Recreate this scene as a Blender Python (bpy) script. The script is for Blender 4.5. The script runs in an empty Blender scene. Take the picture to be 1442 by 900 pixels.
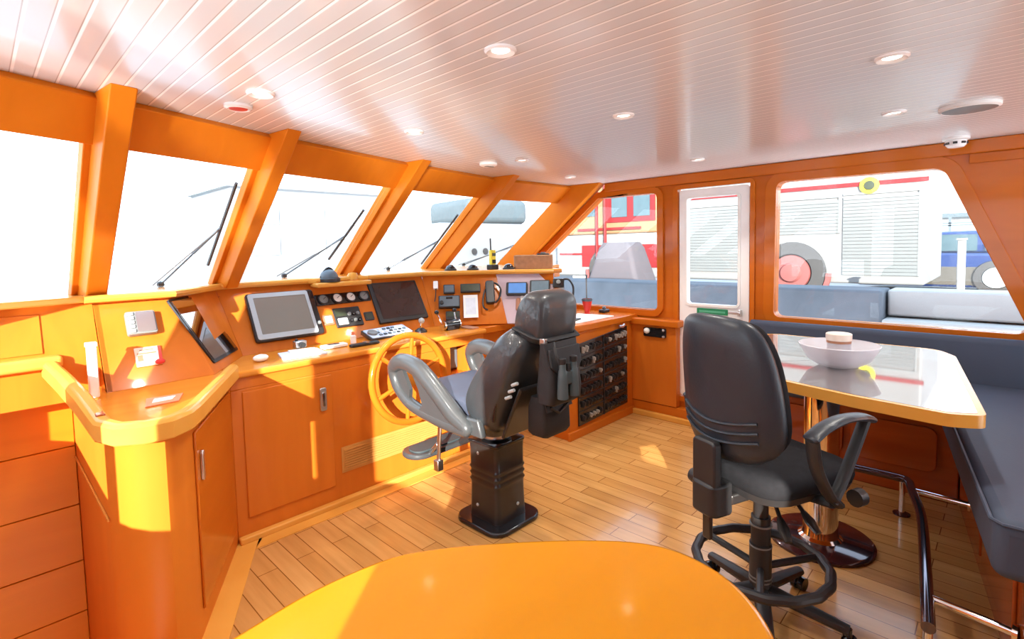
import bpy, bmesh, math, random
from mathutils import Vector, Matrix, geometry
random.seed(7)
C = bpy.context.scene.collection
V = Vector
PI = math.pi

# ------------------------------------------------------------------ materials
MATS = {}
def new_mat(name):
    m = bpy.data.materials.new(name); m.use_nodes = True
    nt = m.node_tree
    return m, nt, nt.nodes['Principled BSDF']

def setp(b, col=None, rough=.5, metal=0, coat=0, coat_r=.03, spec=.5, ior=1.45, emit=None, es=0):
    if col: b.inputs['Base Color'].default_value = (*col, 1)
    b.inputs['Roughness'].default_value = rough
    b.inputs['Metallic'].default_value = metal
    b.inputs['Coat Weight'].default_value = coat
    b.inputs['Coat Roughness'].default_value = coat_r
    b.inputs['Specular IOR Level'].default_value = spec
    b.inputs['IOR'].default_value = ior
    if emit:
        b.inputs['Emission Color'].default_value = (*emit, 1)
        b.inputs['Emission Strength'].default_value = es

def plain(name, col, rough=.5, metal=0, coat=0, spec=.5, ior=1.45, emit=None, es=0, var=.06, scale=9, bump=0):
    """plain colour with a soft procedural mottling"""
    m, nt, b = new_mat(name)
    setp(b, col, rough, metal, coat, .03, spec, ior, emit, es)
    tc = nt.nodes.new('ShaderNodeTexCoord')
    no = nt.nodes.new('ShaderNodeTexNoise'); no.inputs['Scale'].default_value = scale; no.inputs['Detail'].default_value = 3
    nt.links.new(tc.outputs['Object'], no.inputs['Vector'])
    if var:
        mx = nt.nodes.new('ShaderNodeMix'); mx.data_type = 'RGBA'
        mx.inputs[6].default_value = (*[c*(1-var) for c in col], 1)
        mx.inputs[7].default_value = (*[min(1, c*(1+var)) for c in col], 1)
        nt.links.new(no.outputs['Fac'], mx.inputs[0]); nt.links.new(mx.outputs[2], b.inputs['Base Color'])
    if bump:
        bp = nt.nodes.new('ShaderNodeBump'); bp.inputs['Strength'].default_value = bump; bp.inputs['Distance'].default_value = .004
        n2 = nt.nodes.new('ShaderNodeTexNoise'); n2.inputs['Scale'].default_value = scale*22
        nt.links.new(tc.outputs['Object'], n2.inputs['Vector'])
        nt.links.new(n2.outputs['Fac'], bp.inputs['Height']); nt.links.new(bp.outputs['Normal'], b.inputs['Normal'])
    MATS[name] = m
    return m

def wood(name, c0, c1, rough=.24, coat=.16, stretch=(1, 1, 14), scale=1.6):
    """varnished cherry: long streaky grain"""
    m, nt, b = new_mat(name)
    setp(b, c0, rough, 0, coat, .06, .16)
    tc = nt.nodes.new('ShaderNodeTexCoord'); mp = nt.nodes.new('ShaderNodeMapping')
    mp.inputs['Scale'].default_value = stretch
    no = nt.nodes.new('ShaderNodeTexNoise'); no.inputs['Scale'].default_value = scale; no.inputs['Detail'].default_value = 5
    no.inputs['Distortion'].default_value = .6
    rp = nt.nodes.new('ShaderNodeValToRGB')
    rp.color_ramp.elements[0].position = .3; rp.color_ramp.elements[0].color = (*c0, 1)
    rp.color_ramp.elements[1].position = .75; rp.color_ramp.elements[1].color = (*c1, 1)
    nt.links.new(tc.outputs['Object'], mp.inputs['Vector']); nt.links.new(mp.outputs['Vector'], no.inputs['Vector'])
    nt.links.new(no.outputs['Fac'], rp.inputs['Fac']); nt.links.new(rp.outputs['Color'], b.inputs['Base Color'])
    MATS[name] = m
    return m

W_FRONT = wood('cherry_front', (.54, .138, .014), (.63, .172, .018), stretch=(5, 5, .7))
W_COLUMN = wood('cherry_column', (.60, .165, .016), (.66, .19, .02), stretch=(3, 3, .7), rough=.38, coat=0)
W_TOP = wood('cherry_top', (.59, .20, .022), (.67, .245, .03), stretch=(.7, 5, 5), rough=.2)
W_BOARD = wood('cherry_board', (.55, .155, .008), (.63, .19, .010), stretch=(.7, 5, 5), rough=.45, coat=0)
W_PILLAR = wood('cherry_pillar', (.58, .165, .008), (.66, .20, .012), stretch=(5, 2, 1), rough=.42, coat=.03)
W_DARK = wood('cherry_dark', (.48, .115, .008), (.56, .14, .011), stretch=(.7, .7, 5), rough=.2)  # darker, redder cherry tone
W_LOW = wood('mahogany', (.30, .055, .008), (.40, .08, .012), stretch=(.6, .6, 6), rough=.2, coat=.3)
W_EDGE = wood('maple_edge', (.66, .30, .05), (.72, .35, .07), stretch=(2, 2, 2), rough=.25)
W_TABLE = wood('honey_table', (.72, .265, .006), (.76, .295, .009), stretch=(1, 4, 1), rough=.14, coat=.35)
W_GRILLE = wood('grille_wood', (.55, .25, .06), (.62, .30, .08), stretch=(2, 2, 2))

def floor_mat():
    m, nt, b = new_mat('plank_floor')
    setp(b, (.5, .25, .07), .2, 0, .25, .08, .3)
    tc = nt.nodes.new('ShaderNodeTexCoord'); mp = nt.nodes.new('ShaderNodeMapping')
    mp.inputs['Rotation'].default_value = (0, 0, PI/2)
    br = nt.nodes.new('ShaderNodeTexBrick')
    br.inputs['Color1'].default_value = (.64, .34, .11, 1); br.inputs['Color2'].default_value = (.52, .25, .07, 1)
    br.inputs['Mortar'].default_value = (.22, .08, .015, 1)
    br.inputs['Scale'].default_value = 1; br.inputs['Mortar Size'].default_value = .0022
    br.inputs['Brick Width'].default_value = .62; br.inputs['Row Height'].default_value = .092
    br.offset = .37; br.inputs['Bias'].default_value = -.1
    no = nt.nodes.new('ShaderNodeTexNoise'); no.inputs['Scale'].default_value = 2.2; no.inputs['Detail'].default_value = 5
    mp2 = nt.nodes.new('ShaderNodeMapping'); mp2.inputs['Scale'].default_value = (14, 1.2, 1)
    mx = nt.nodes.new('ShaderNodeMix'); mx.data_type = 'RGBA'; mx.blend_type = 'MULTIPLY'; mx.inputs[0].default_value = .5
    rp = nt.nodes.new('ShaderNodeValToRGB')
    rp.color_ramp.elements[0].color = (.66, .6, .5, 1); rp.color_ramp.elements[0].position = .3
    rp.color_ramp.elements[1].color = (1, 1, 1, 1); rp.color_ramp.elements[1].position = .7
    L = nt.links.new
    L(tc.outputs['Object'], mp.inputs['Vector']); L(mp.outputs['Vector'], br.inputs['Vector'])
    L(tc.outputs['Object'], mp2.inputs['Vector']); L(mp2.outputs['Vector'], no.inputs['Vector']); L(no.outputs['Fac'], rp.inputs['Fac'])
    L(br.outputs['Color'], mx.inputs[6]); L(rp.outputs['Color'], mx.inputs[7]); L(mx.outputs[2], b.inputs['Base Color'])
    return m
FLOOR = floor_mat()

def ceil_mat():
    m, nt, b = new_mat('tongue_and_groove_ceiling')
    setp(b, (.7, .66, .65), .26, 0, .4, .1, .5)
    tc = nt.nodes.new('ShaderNodeTexCoord'); sx = nt.nodes.new('ShaderNodeSeparateXYZ')
    mu = nt.nodes.new('ShaderNodeMath'); mu.operation = 'DIVIDE'; mu.inputs[1].default_value = .0545
    fr = nt.nodes.new('ShaderNodeMath'); fr.operation = 'FRACT'
    rp = nt.nodes.new('ShaderNodeValToRGB'); cr = rp.color_ramp
    cr.elements[0].position = 0; cr.elements[0].color = (.46, .46, .45, 1)
    cr.elements[1].position = .045; cr.elements[1].color = (.47, .47, .455, 1)
    for p, c in ((.06, (.90, .92, .91)), (.16, (.92, .93, .92)), (.2, (.68, .72, .74)), (.97, (.68, .72, .74))):
        e = cr.elements.new(p); e.color = (*c, 1)
    rb = nt.nodes.new('ShaderNodeValToRGB'); r2 = rb.color_ramp
    r2.elements[0].position = 0; r2.elements[0].color = (0, 0, 0, 1)
    r2.elements[1].position = .2; r2.elements[1].color = (1, 1, 1, 1)
    e = r2.elements.new(.05); e.color = (0, 0, 0, 1)
    bp = nt.nodes.new('ShaderNodeBump'); bp.inputs['Strength'].default_value = .35; bp.inputs['Distance'].default_value = .004
    L = nt.links.new
    L(tc.outputs['Object'], sx.inputs[0]); L(sx.outputs['X'], mu.inputs[0]); L(mu.outputs[0], fr.inputs[0])
    L(fr.outputs[0], rp.inputs['Fac']); L(rp.outputs['Color'], b.inputs['Base Color'])
    L(fr.outputs[0], rb.inputs['Fac']); L(rb.outputs['Color'], bp.inputs['Height']); L(bp.outputs['Normal'], b.inputs['Normal'])
    return m
CEIL = ceil_mat()

def glass_mat(name, tint=(1, 1, 1), refl=.02):
    m = bpy.data.materials.new(name); m.use_nodes = True; nt = m.node_tree
    for n in list(nt.nodes): nt.nodes.remove(n)
    o = nt.nodes.new('ShaderNodeOutputMaterial'); t = nt.nodes.new('ShaderNodeBsdfTransparent'); g = nt.nodes.new('ShaderNodeBsdfGlossy')
    t.inputs[0].default_value = (*tint, 1); g.inputs['Roughness'].default_value = .01
    mx = nt.nodes.new('ShaderNodeMixShader'); mx.inputs[0].default_value = refl
    nt.links.new(t.outputs[0], mx.inputs[1]); nt.links.new(g.outputs[0], mx.inputs[2]); nt.links.new(mx.outputs[0], o.inputs[0])
    return m
GLASS = glass_mat('window_glass', (.97, .985, 1), .018)
FROST = glass_mat('frosted_bowl_glass', (.72, .70, .76), .12)

def frosted():
    m, nt, b = new_mat('frosted_glass')
    setp(b, (.72, .70, .76), .35, 0, 0, .03, .5)
    b.inputs['Transmission Weight'].default_value = .0
    b.inputs['Alpha'].default_value = .5
    return m
FROSTED = frosted()

WHITE = plain('white_lacquer', (.86, .86, .86), .25, coat=.3, var=.02)
WHITE_MATT = plain('white_plastic', (.82, .82, .80), .45, var=.03)
CHROME = plain('chrome', (.85, .85, .86), .07, 1, var=0)
STEEL = plain('brushed_steel', (.62, .62, .63), .28, 1, var=.05)
BLACK = plain('black_plastic', (.022, .022, .024), .42, var=.2)
BLACKG = plain('black_gloss', (.012, .012, .014), .12, coat=.3, var=0)
BLACKS = plain('black_satin_metal', (.02, .018, .018), .3, coat=.25, var=.1)
LEATHER = plain('black_leather', (.034, .039, .045), .34, coat=.3, var=.15, scale=14, bump=.25)
VINYL = plain('charcoal_shell', (.024, .031, .042), .38, var=.12, scale=5, bump=.12)
FABRIC = plain('black_fabric', (.020, .020, .023), .9, spec=.08, var=.3, scale=40, bump=.5)
SEATFAB = plain('navy_vinyl', (.055, .065, .10), .5, var=.1)
SILVER = plain('silver_grey_armrest', (.055, .06, .065), .32, .1, coat=.3, var=.06)
GREYPAD = plain('slate_vinyl', (.066, .083, .122), .55, spec=.15, var=.08, scale=4, bump=.1)
CANVAS = plain('black_nylon', (.016, .016, .018), .6, var=.3, scale=25, bump=.4)
RUBBER = plain('grey_rubber_armour', (.05, .07, .078), .5, var=.15)
SCREEN_G = plain('grey_screen', (.20, .19, .16), .18, coat=.5, var=.05)
SCREEN_D = plain('dark_screen', (.035, .018, .018), .08, coat=.6, var=.1)
MIRRORG = plain('black_mirror_glass', (.55, .55, .57), .03, 1, var=0)
GREYCASE = plain('grey_casing', (.20, .215, .215), .4, var=.06)
BLUEGREY = plain('blue_grey_casing', (.10, .13, .155), .4, var=.1)
LIGHTGREY = plain('light_grey_plastic', (.42, .46, .47), .4, var=.04)
PAPER = plain('paper', (.86, .86, .84), .7, var=.03)
PAPERB = plain('printed_paper', (.66, .72, .80), .6, var=.15, scale=30)
RED = plain('red_plastic', (.65, .03, .02), .4, var=.08)
ORANGE = plain('orange_print', (.80, .25, .12), .5, var=.05)
PINKP = plain('pink_print', (.88, .60, .45), .6, var=.05)
GREEN = plain('green_sign', (.01, .22, .09), .5, var=.08)
YELLOW = plain('yellow_plastic', (.78, .62, .03), .45, var=.05)
OLIVE = plain('olive_display', (.035, .045, .028), .35, var=.25, scale=40)
MINT = plain('mint_button', (.55, .80, .62), .4, var=.04)
KEYBLUE = plain('pale_blue_keys', (.55, .65, .80), .4, var=.2, scale=35)
WICKER = plain('wicker', (.42, .24, .13), .7, var=.35, scale=30, bump=.5)
CREAM = plain('cream_wax', (.70, .60, .52), .5, var=.05)
BROWN = plain('brown_band', (.36, .16, .09), .4, var=.1)
DARKDISC = plain('purple_brown_disc', (.055, .02, .025), .12, .35, coat=.6, var=.1)
LAMP = plain('lamp_lens', (1, .95, .85), .3, emit=(1, .9, .72), es=5, var=0)
BLUESCR = plain('lit_blue_screen', (.03, .08, .2), .1, coat=.4, emit=(.16, .38, .85), es=.55, var=.3, scale=25)
GREYSCR = plain('lit_grey_screen', (.05, .07, .09), .1, coat=.4, emit=(.35, .48, .55), es=.3, var=.4, scale=30)
PANEL_REFLECT = plain('window_reflection_panel', (.62, .50, .56), .12, coat=.6, var=.04)  # lilac white of a window reflection put into the base colour
TUBE_DARK = plain('polished_dark_tube', (.16, .14, .17), .10, .9, var=.05)

def tabletop_mat():
    m, nt, b = new_mat('mirror_table_top')
    setp(b, (.36, .33, .33), .035, .72, 0, .02, .9, 1.9)
    return m
TABLEMIRROR = tabletop_mat()
EX_WHITE = plain('truck_white', (.19, .192, .19), .5, var=.03)
EX_SHUT = plain('shutter_white', (.15, .16, .16), .5, var=.03)
EX_RED = plain('truck_red', (.18, .008, .010), .5, var=.08)
EX_PINK = plain('fender_pink', (.22, .07, .065), .5, var=.05)
EX_YEL = plain('cream_band', (.25, .14, .07), .5, var=.05)
EX_TYRE = plain('tyre', (.05, .048, .048), .8, var=.1)
EX_CONC = plain('quay_concrete', (.10, .115, .135), .85, var=.35, scale=3, bump=.5)
EX_CONC_L = plain('sunlit_quay_concrete', (.36, .36, .35), .85, var=.15, scale=2, bump=.4)  # quay concrete brightened so that it looks sunlit
EX_GROUND = plain('quay_ground', (.30, .30, .30), .9, var=.1)
EX_BLUE = plain('car_blue', (.006, .025, .12), .2, coat=.6, var=.05)
EX_TAN = plain('car_silver', (.10, .09, .075), .3, .3, var=.05)
EX_GLASS = plain('vehicle_glass', (.05, .09, .11), .1, var=.2)
EX_REFLECTION = plain('grey_reflection', (.085, .075, .085), .8, var=.12, scale=5, bump=.4)  # grey of a glass reflection, given to a solid shape
EX_DECK = plain('white_deck', (.44, .49, .53), .6, var=.04)
EX_SEA = plain('sea', (.20, .30, .36), .15, var=.3, scale=.6)
EX_SHIP = plain('ship_white', (.17, .18, .19), .5, var=.03)
EX_CANOPY = plain('blue_grey_canopy', (.075, .10, .115), .7, var=.15)
BLUETAPE = plain('blue_sticker', (.12, .38, .60), .6, var=.1)

# ------------------------------------------------------------------ geometry helper
class MB:
    def __init__(self): self.v = []; self.f = []
    def add(self, vs, fs, M=None):
        o = len(self.v)
        self.v += [tuple((M @ V(p)) if M else V(p)) for p in vs]
        self.f += [tuple(i+o for i in f) for f in fs]
        return self
    def box(self, c, s, M=None):
        x, y, z = c; a, b, d = s[0]/2, s[1]/2, s[2]/2
        vs = [(x-a, y-b, z-d), (x+a, y-b, z-d), (x+a, y+b, z-d), (x-a, y+b, z-d), (x-a, y-b, z+d), (x+a, y-b, z+d), (x+a, y+b, z+d), (x-a, y+b, z+d)]
        return self.add(vs, [(0, 3, 2, 1), (4, 5, 6, 7), (0, 1, 5, 4), (1, 2, 6, 5), (2, 3, 7, 6), (3, 0, 4, 7)], M)
    def bx(self, x0, x1, y0, y1, z0, z1, M=None):
        return self.box(((x0+x1)/2, (y0+y1)/2, (z0+z1)/2), (abs(x1-x0), abs(y1-y0), abs(z1-z0)), M)
    def prism(self, pts, h, holes=(), M=None):
        """2-D outline (x,y), extruded from z=h[0] to z=h[1], holes allowed"""
        def area(p): return sum(p[i][0]*p[(i+1) % len(p)][1]-p[(i+1) % len(p)][0]*p[i][1] for i in range(len(p)))
        pts = list(pts)
        if area(pts) < 0: pts.reverse()
        loops = [pts]
        for q in holes:
            q = list(q)
            if area(q) > 0: q.reverse()
            loops.append(q)
        flat = [p for l in loops for p in l]; n = len(flat)
        tris = geometry.tessellate_polygon([[V((p[0], p[1], 0)) for p in l] for l in loops])
        fs = []
        for t in tris:
            a, b, c = (flat[i] for i in t)
            cr = (b[0]-a[0])*(c[1]-a[1])-(b[1]-a[1])*(c[0]-a[0])
            if abs(cr) < 1e-12: continue
            t = t if cr > 0 else (t[0], t[2], t[1])
            fs.append((t[2], t[1], t[0])); fs.append(tuple(i+n for i in t))
        if not holes:
            fs = [tuple(reversed(range(n))), tuple(range(n, 2*n))]
        k = 0
        for l in loops:
            m = len(l)
            for i in range(m):
                a, b = k+i, k+(i+1) % m
                fs.append((a, b, b+n, a+n))
            k += m
        return self.add([(p[0], p[1], h[0]) for p in flat]+[(p[0], p[1], h[1]) for p in flat], fs, M)
    def slab(self, q, t, back=0.0):
        """quad/polygon of 3-D points, extruded by t along its normal (and `back` the other way)"""
        q = [V(p) for p in q]; n = V((0, 0, 0))
        for i in range(len(q)):
            a, b = q[i], q[(i+1) % len(q)]
            n += a.cross(b)
        n.normalize(); k = len(q)
        vs = [p-n*back for p in q]+[p+n*t for p in q]
        fs = [tuple(reversed(range(k))), tuple(range(k, 2*k))]+[(i, (i+1) % k, (i+1) % k+k, i+k) for i in range(k)]
        return self.add(vs, fs)
    def tube(self, path, r, seg=10, closed=False, M=None, sy=1.0):
        path = [V(p) for p in path]; n = len(path)
        rs = r if isinstance(r, (list, tuple)) else [r]*n
        rings = []; prev = None
        for i, p in enumerate(path):
            if closed: t = path[(i+1) % n]-path[i-1]
            else: t = path[min(i+1, n-1)]-path[max(i-1, 0)]
            t.normalize()
            if prev is None:
                up = V((0, 0, 1)) if abs(t.z) < .9 else V((1, 0, 0))
                a = t.cross(up).normalized()
            else:
                a = prev-t*prev.dot(t)
                a.normalize()
            prev = a.copy(); b = t.cross(a)
            rings.append([p+a*(rs[i]*math.cos(2*PI*k/seg))+b*(rs[i]*sy*math.sin(2*PI*k/seg)) for k in range(seg)])
        return self.loft(rings, closed, M)
    def loft(self, rings, closed=False, M=None, caps=True):
        n = len(rings); s = len(rings[0]); vs = [p for r in rings for p in r]; fs = []
        for i in range(n if closed else n-1):
            j = (i+1) % n
            for k in range(s):
                l = (k+1) % s
                fs.append((i*s+k, i*s+l, j*s+l, j*s+k))
        if not closed and caps:
            fs.append(tuple(reversed(range(s)))); fs.append(tuple((n-1)*s+k for k in range(s)))
        return self.add(vs, fs, M)
    def lathe(self, prof, c=(0, 0, 0), seg=32, M=None):
        rings = [[(c[0]+r*math.cos(2*PI*k/seg), c[1]+r*math.sin(2*PI*k/seg), c[2]+z) for k in range(seg)] for r, z in prof]
        return self.loft(rings, M=M)
    def ball(self, c, r, M=None, seg=16, sq=(1, 1, 1), z0=-1.0):
        rings = []
        for i in range(9):
            z = z0+(1-z0)*i/8; z = min(.998, max(-.998, z)); q = math.sqrt(1-z*z)
            rings.append([(c[0]+r*sq[0]*q*math.cos(2*PI*k/seg), c[1]+r*sq[1]*q*math.sin(2*PI*k/seg), c[2]+r*sq[2]*z) for k in range(seg)])
        return self.loft(rings, M=M)

def ob(name, mb, mat, parent=None, bevel=0, seg=2, smooth=True, angle=35, subsurf=0):
    me = bpy.data.meshes.new(name)
    off = V((0, 0, 0))
    if parent is not None and parent.get('world_built'): off = parent.location
    me.from_pydata([tuple(V(p)-off) for p in mb.v], [], mb.f)
    bm = bmesh.new(); bm.from_mesh(me)
    bmesh.ops.recalc_face_normals(bm, faces=bm.faces); bm.to_mesh(me); bm.free()
    me.materials.append(mat)
    if smooth:
        for p in me.polygons: p.use_smooth = True
        me.set_sharp_from_angle(angle=math.radians(angle))
    o = bpy.data.objects.new(name, me); C.objects.link(o)
    if bevel:
        b = o.modifiers.new('bevel', 'BEVEL'); b.width = bevel; b.segments = seg; b.limit_method = 'ANGLE'; b.angle_limit = math.radians(40)
        b.harden_normals = False
    if subsurf:
        s = o.modifiers.new('sub', 'SUBSURF'); s.levels = subsurf; s.render_levels = subsurf
    if parent is not None:
        o.parent = parent
        if parent.get('world_sub'): pass
    return o

def sub(name, mb, mat, part, **k):
    """a sub-part built in world coordinates under a part of a world-built thing"""
    root = part.parent
    o = ob(name, mb, mat, None, **k)
    o.parent = part
    if root is not None and root.get('world_built'):
        o.data.transform(Matrix.Translation(-root.location))
    return o

def thing(name, label, cat, loc=(0, 0, 0), rot=0, group=None, world=True):
    o = bpy.data.objects.new(name, None); C.objects.link(o)
    o.location = loc; o.rotation_euler = (0, 0, rot); o.empty_display_size = .1
    o['label'] = label; o['category'] = cat
    if group: o['group'] = group
    if world: o['world_built'] = 1
    return o
def tag(o, label, cat, group=None):
    o['label'] = label; o['category'] = cat
    if group: o['group'] = group
    return o
def struct(name, mb, mat, **k):
    o = ob(name, mb, mat, **k); o['kind'] = 'structure'; return o

def frame(O, U, N):
    """matrix with x along U, z along N"""
    U = V(U).normalized(); N = V(N).normalized(); W = N.cross(U).normalized(); U = W.cross(N)
    return Matrix(((U.x, W.x, N.x, O[0]), (U.y, W.y, N.y, O[1]), (U.z, W.z, N.z, O[2]), (0, 0, 0, 1)))
def panel_frame(BL, BR, TL):
    BL, BR, TL = V(BL), V(BR), V(TL); U = BR-BL
    return frame(BL, U, U.cross(TL-BL))
def rrect(x0, x1, y0, y1, r, n=5):
    out = []
    for cx, cy, a in ((x1-r, y1-r, 0), (x0+r, y1-r, 90), (x0+r, y0+r, 180), (x1-r, y0+r, 270)):
        for i in range(n+1):
            t = math.radians(a+90*i/n); out.append((cx+r*math.cos(t), cy+r*math.sin(t)))
    return out
def rpoly(pts, r, n=5):
    """polygon with rounded corners"""
    out = []; k = len(pts)
    rr = r if isinstance(r, (list, tuple)) else [r]*k
    for i in range(k):
        p, a, b = V(pts[i]).to_2d(), V(pts[i-1]).to_2d(), V(pts[(i+1) % k]).to_2d()
        if rr[i] <= 0: out.append(tuple(p)); continue
        u = (a-p).normalized(); w = (b-p).normalized()
        half = u.angle(w)/2; d = min(rr[i]/math.tan(half), (a-p).length*.49, (b-p).length*.49)
        P0, P2 = p+u*d, p+w*d
        for j in range(n+1):
            t = j/n; q = P0*(1-t)**2+p*2*t*(1-t)+P2*t*t; out.append((q.x, q.y))
    return out
def offset(pts, d):
    """crude outward offset of a closed outline"""
    k = len(pts); A = sum(pts[i][0]*pts[(i+1) % k][1]-pts[(i+1) % k][0]*pts[i][1] for i in range(k)); s = 1 if A > 0 else -1
    out = []
    for i in range(k):
        a, p, b = V(pts[i-1]).to_2d(), V(pts[i]).to_2d(), V(pts[(i+1) % k]).to_2d()
        e1 = (p-a); e2 = (b-p)
        if e1.length < 1e-7: e1 = e2
        if e2.length < 1e-7: e2 = e1
        n1 = V((e1.y, -e1.x)).to_2d().normalized()*s; n2 = V((e2.y, -e2.x)).to_2d().normalized()*s
        m = (n1+n2); m.normalize(); c = max(.35, m.dot(n1)); q = p+m*(d/c); out.append((q.x, q.y))
    return out
def spline(pts, n=6, closed=False):
    out = []; k = len(pts)
    for i in range(k if closed else k-1):
        g = lambda j: V(pts[j % k]) if closed else V(pts[min(max(j, 0), k-1)])
        p0, p1, p2, p3 = g(i-1), g(i), g(i+1), g(i+2)
        for j in range(n):
            t = j/n
            out.append(tuple(.5*((2*p1)+(p2-p0)*t+(2*p0-5*p1+4*p2-p3)*t*t+(3*p1-p0-3*p2+p3)*t**3)))
    if not closed: out.append(tuple(pts[-1]))
    return out

YZ = Matrix(((0, 0, 1, 0), (1, 0, 0, 0), (0, 1, 0, 0), (0, 0, 0, 1)))     # (a,b,h) -> x=h, y=a, z=b
XZ = Matrix(((1, 0, 0, 0), (0, 0, 1, 0), (0, 1, 0, 0), (0, 0, 0, 1)))     # (a,b,h) -> x=a, y=h, z=b

# ------------------------------------------------------------------ camera
cam = bpy.data.cameras.new('camera'); co = bpy.data.objects.new('camera', cam); C.objects.link(co)
yaw, pitch, roll = math.radians(46.0), math.radians(3.54), math.radians(-1.26)
f = V((math.sin(yaw)*math.cos(pitch), math.cos(yaw)*math.cos(pitch), -math.sin(pitch)))
r0 = V((math.cos(yaw), -math.sin(yaw), 0)); u0 = r0.cross(f)
r = r0*math.cos(roll)+u0*math.sin(roll); u = -r0*math.sin(roll)+u0*math.cos(roll)
co.matrix_world = Matrix(((r.x, u.x, -f.x, 0), (r.y, u.y, -f.y, 0), (r.z, u.z, -f.z, 1.5), (0, 0, 0, 1)))
cam.sensor_width = 36; cam.lens = 731.5/1442*36; cam.shift_y = -(450-393.3)/1442; cam.clip_start = .02
bpy.context.scene.camera = co

# ------------------------------------------------------------------ room shell
ZC = 2.065; XS = 4.095; XP = -.6; YA = -2.2
WX0 = .28   # port face of the wing cabinet, edge of the stairwell
mb = MB(); mb.prism([(XP, YA), (XS+.1, YA), (XS+.1, 3.9), (.3, 3.9), (.3, 1.3), (XP, 1.3)], (-.06, 0))
struct('floor', mb, FLOOR)
mb = MB(); mb.prism([(XP-.1, 1.2), (.3, 1.2), (.3, 3.35), (XP-.1, 3.35)], (-1.06, -1.0))
struct('floor_stairwell', mb, W_LOW)
CEDGE = [(-.75, 1.80), (-.35, 2.02), (.42, 2.345), (1.09, 2.60), (2.07, 2.87), (3.03, 3.05), (4.20, 3.02)]
mb = MB(); mb.prism([(XP-.12, YA-.1), (XS+.12, YA-.1)]+list(reversed([(x, y+.12) for x, y in CEDGE])), (ZC, ZC+.06))
struct('ceiling', mb, CEIL)

# starboard wall with its openings ((y,z) outlines)
WIN_F = rpoly([(2.20, .925), (2.20, 1.935), (2.80, 1.935), (3.63, 1.30), (3.63, .925)], [.05, .05, .03, .02, .03])
WIN_A = rpoly([(1.262, .945), (1.250, 1.930), (.315, 1.918), (-.085, .945)], [.05, .06, .09, .05])
DOOR_O = [(2.03, .20), (2.03, 1.955), (1.43, 1.955), (1.43, .20)]
WINS_AFT = rpoly([(-.55, .945), (-.55, 1.9), (-1.9, 1.9), (-1.9, .945)], .06)
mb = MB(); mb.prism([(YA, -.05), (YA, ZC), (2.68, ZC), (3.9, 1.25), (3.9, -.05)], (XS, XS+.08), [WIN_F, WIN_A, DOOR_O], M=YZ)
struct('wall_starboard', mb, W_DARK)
def ring(outline, wid, h, M, name, mat, bevel=.008, inner=0.0):
    mb = MB(); mb.prism(offset(outline, wid), h, [offset(outline, inner) if inner else outline], M=M)
    return mb
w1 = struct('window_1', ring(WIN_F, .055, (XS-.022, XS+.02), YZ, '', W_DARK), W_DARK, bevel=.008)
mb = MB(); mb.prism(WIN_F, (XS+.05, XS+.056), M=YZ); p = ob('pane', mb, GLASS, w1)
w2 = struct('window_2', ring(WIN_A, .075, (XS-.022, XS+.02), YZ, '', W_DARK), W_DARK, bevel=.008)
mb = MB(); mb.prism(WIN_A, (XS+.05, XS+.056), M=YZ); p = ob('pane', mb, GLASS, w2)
# white side door with a tall glass light
DG = rpoly([(1.935, 1.005), (1.935, 1.865), (1.525, 1.865), (1.525, 1.005)], .03)
mb = MB(); mb.prism(rpoly([(2.003, .225), (2.003, 1.935), (1.442, 1.935), (1.442, .225)], .03), (XS-.005, XS+.045), [DG], M=YZ)
d1 = struct('door_1', mb, WHITE, bevel=.006)
mb = MB(); mb.prism(DG, (XS+.012, XS+.018), M=YZ); ob('pane', mb, GLASS, d1)
mb = MB(); mb.prism(offset(DG, .02), (XS-.014, XS-.004), [DG], M=YZ); ob('gasket', mb, WHITE_MATT, d1, bevel=.003)
mb = MB(); mb.box((XS-.03, 1.50, .955), (.05, .02, .05)); mb.box((XS-.05, 1.535, .955), (.018, .09, .02)); ob('handle', mb, STEEL, d1, bevel=.004)
mb = MB(); mb.prism(rpoly([(2.055, .17), (2.055, 1.98), (1.40, 1.98), (1.40, .17)], .05), (XS-.02, XS+.03), [[(2.012, .215), (2.012, 1.945), (1.433, 1.945), (1.433, .215)]], M=YZ)
struct('trim_door', mb, W_DARK, bevel=.006)
mb = MB(); mb.bx(XS-.035, XS+.02, YA, 2.72, 1.985, ZC-.001); struct('trim_starboard', mb, W_DARK, bevel=.006)
# diagonal panel joint of the aft starboard quarter
mb = MB(); mb.bx(XS-.012, XS+.01, YA, .20, 1.93, 1.985); struct('trim_quarter', mb, W_DARK, bevel=.003)
mb = MB(); mb.bx(XS-.10, XS, 1.35, 2.42, .0, .045); struct('baseboard_starboard', mb, W_EDGE, bevel=.006)
mb = MB(); mb.bx(XS-.07, XS, 1.35, 2.42, .045, .12); struct('baseboard_starboard_upper', mb, W_DARK, bevel=.004)

t = thing('door_notice', 'green notice plate on the white door below its glass', 'sign', (XS-.006, 1.72, .95))
mb = MB(); mb.prism(rrect(1.60, 1.85, .925, .972, .004), (XS-.012, XS-.006), M=YZ); ob('plate', mb, GREEN, t)
mb = MB(); mb.prism(rrect(1.62, 1.83, .94, .956, .002), (XS-.0135, XS-.012), M=YZ); ob('stripe', mb, plain('pale_green', (.10, .42, .25)), t)
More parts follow.
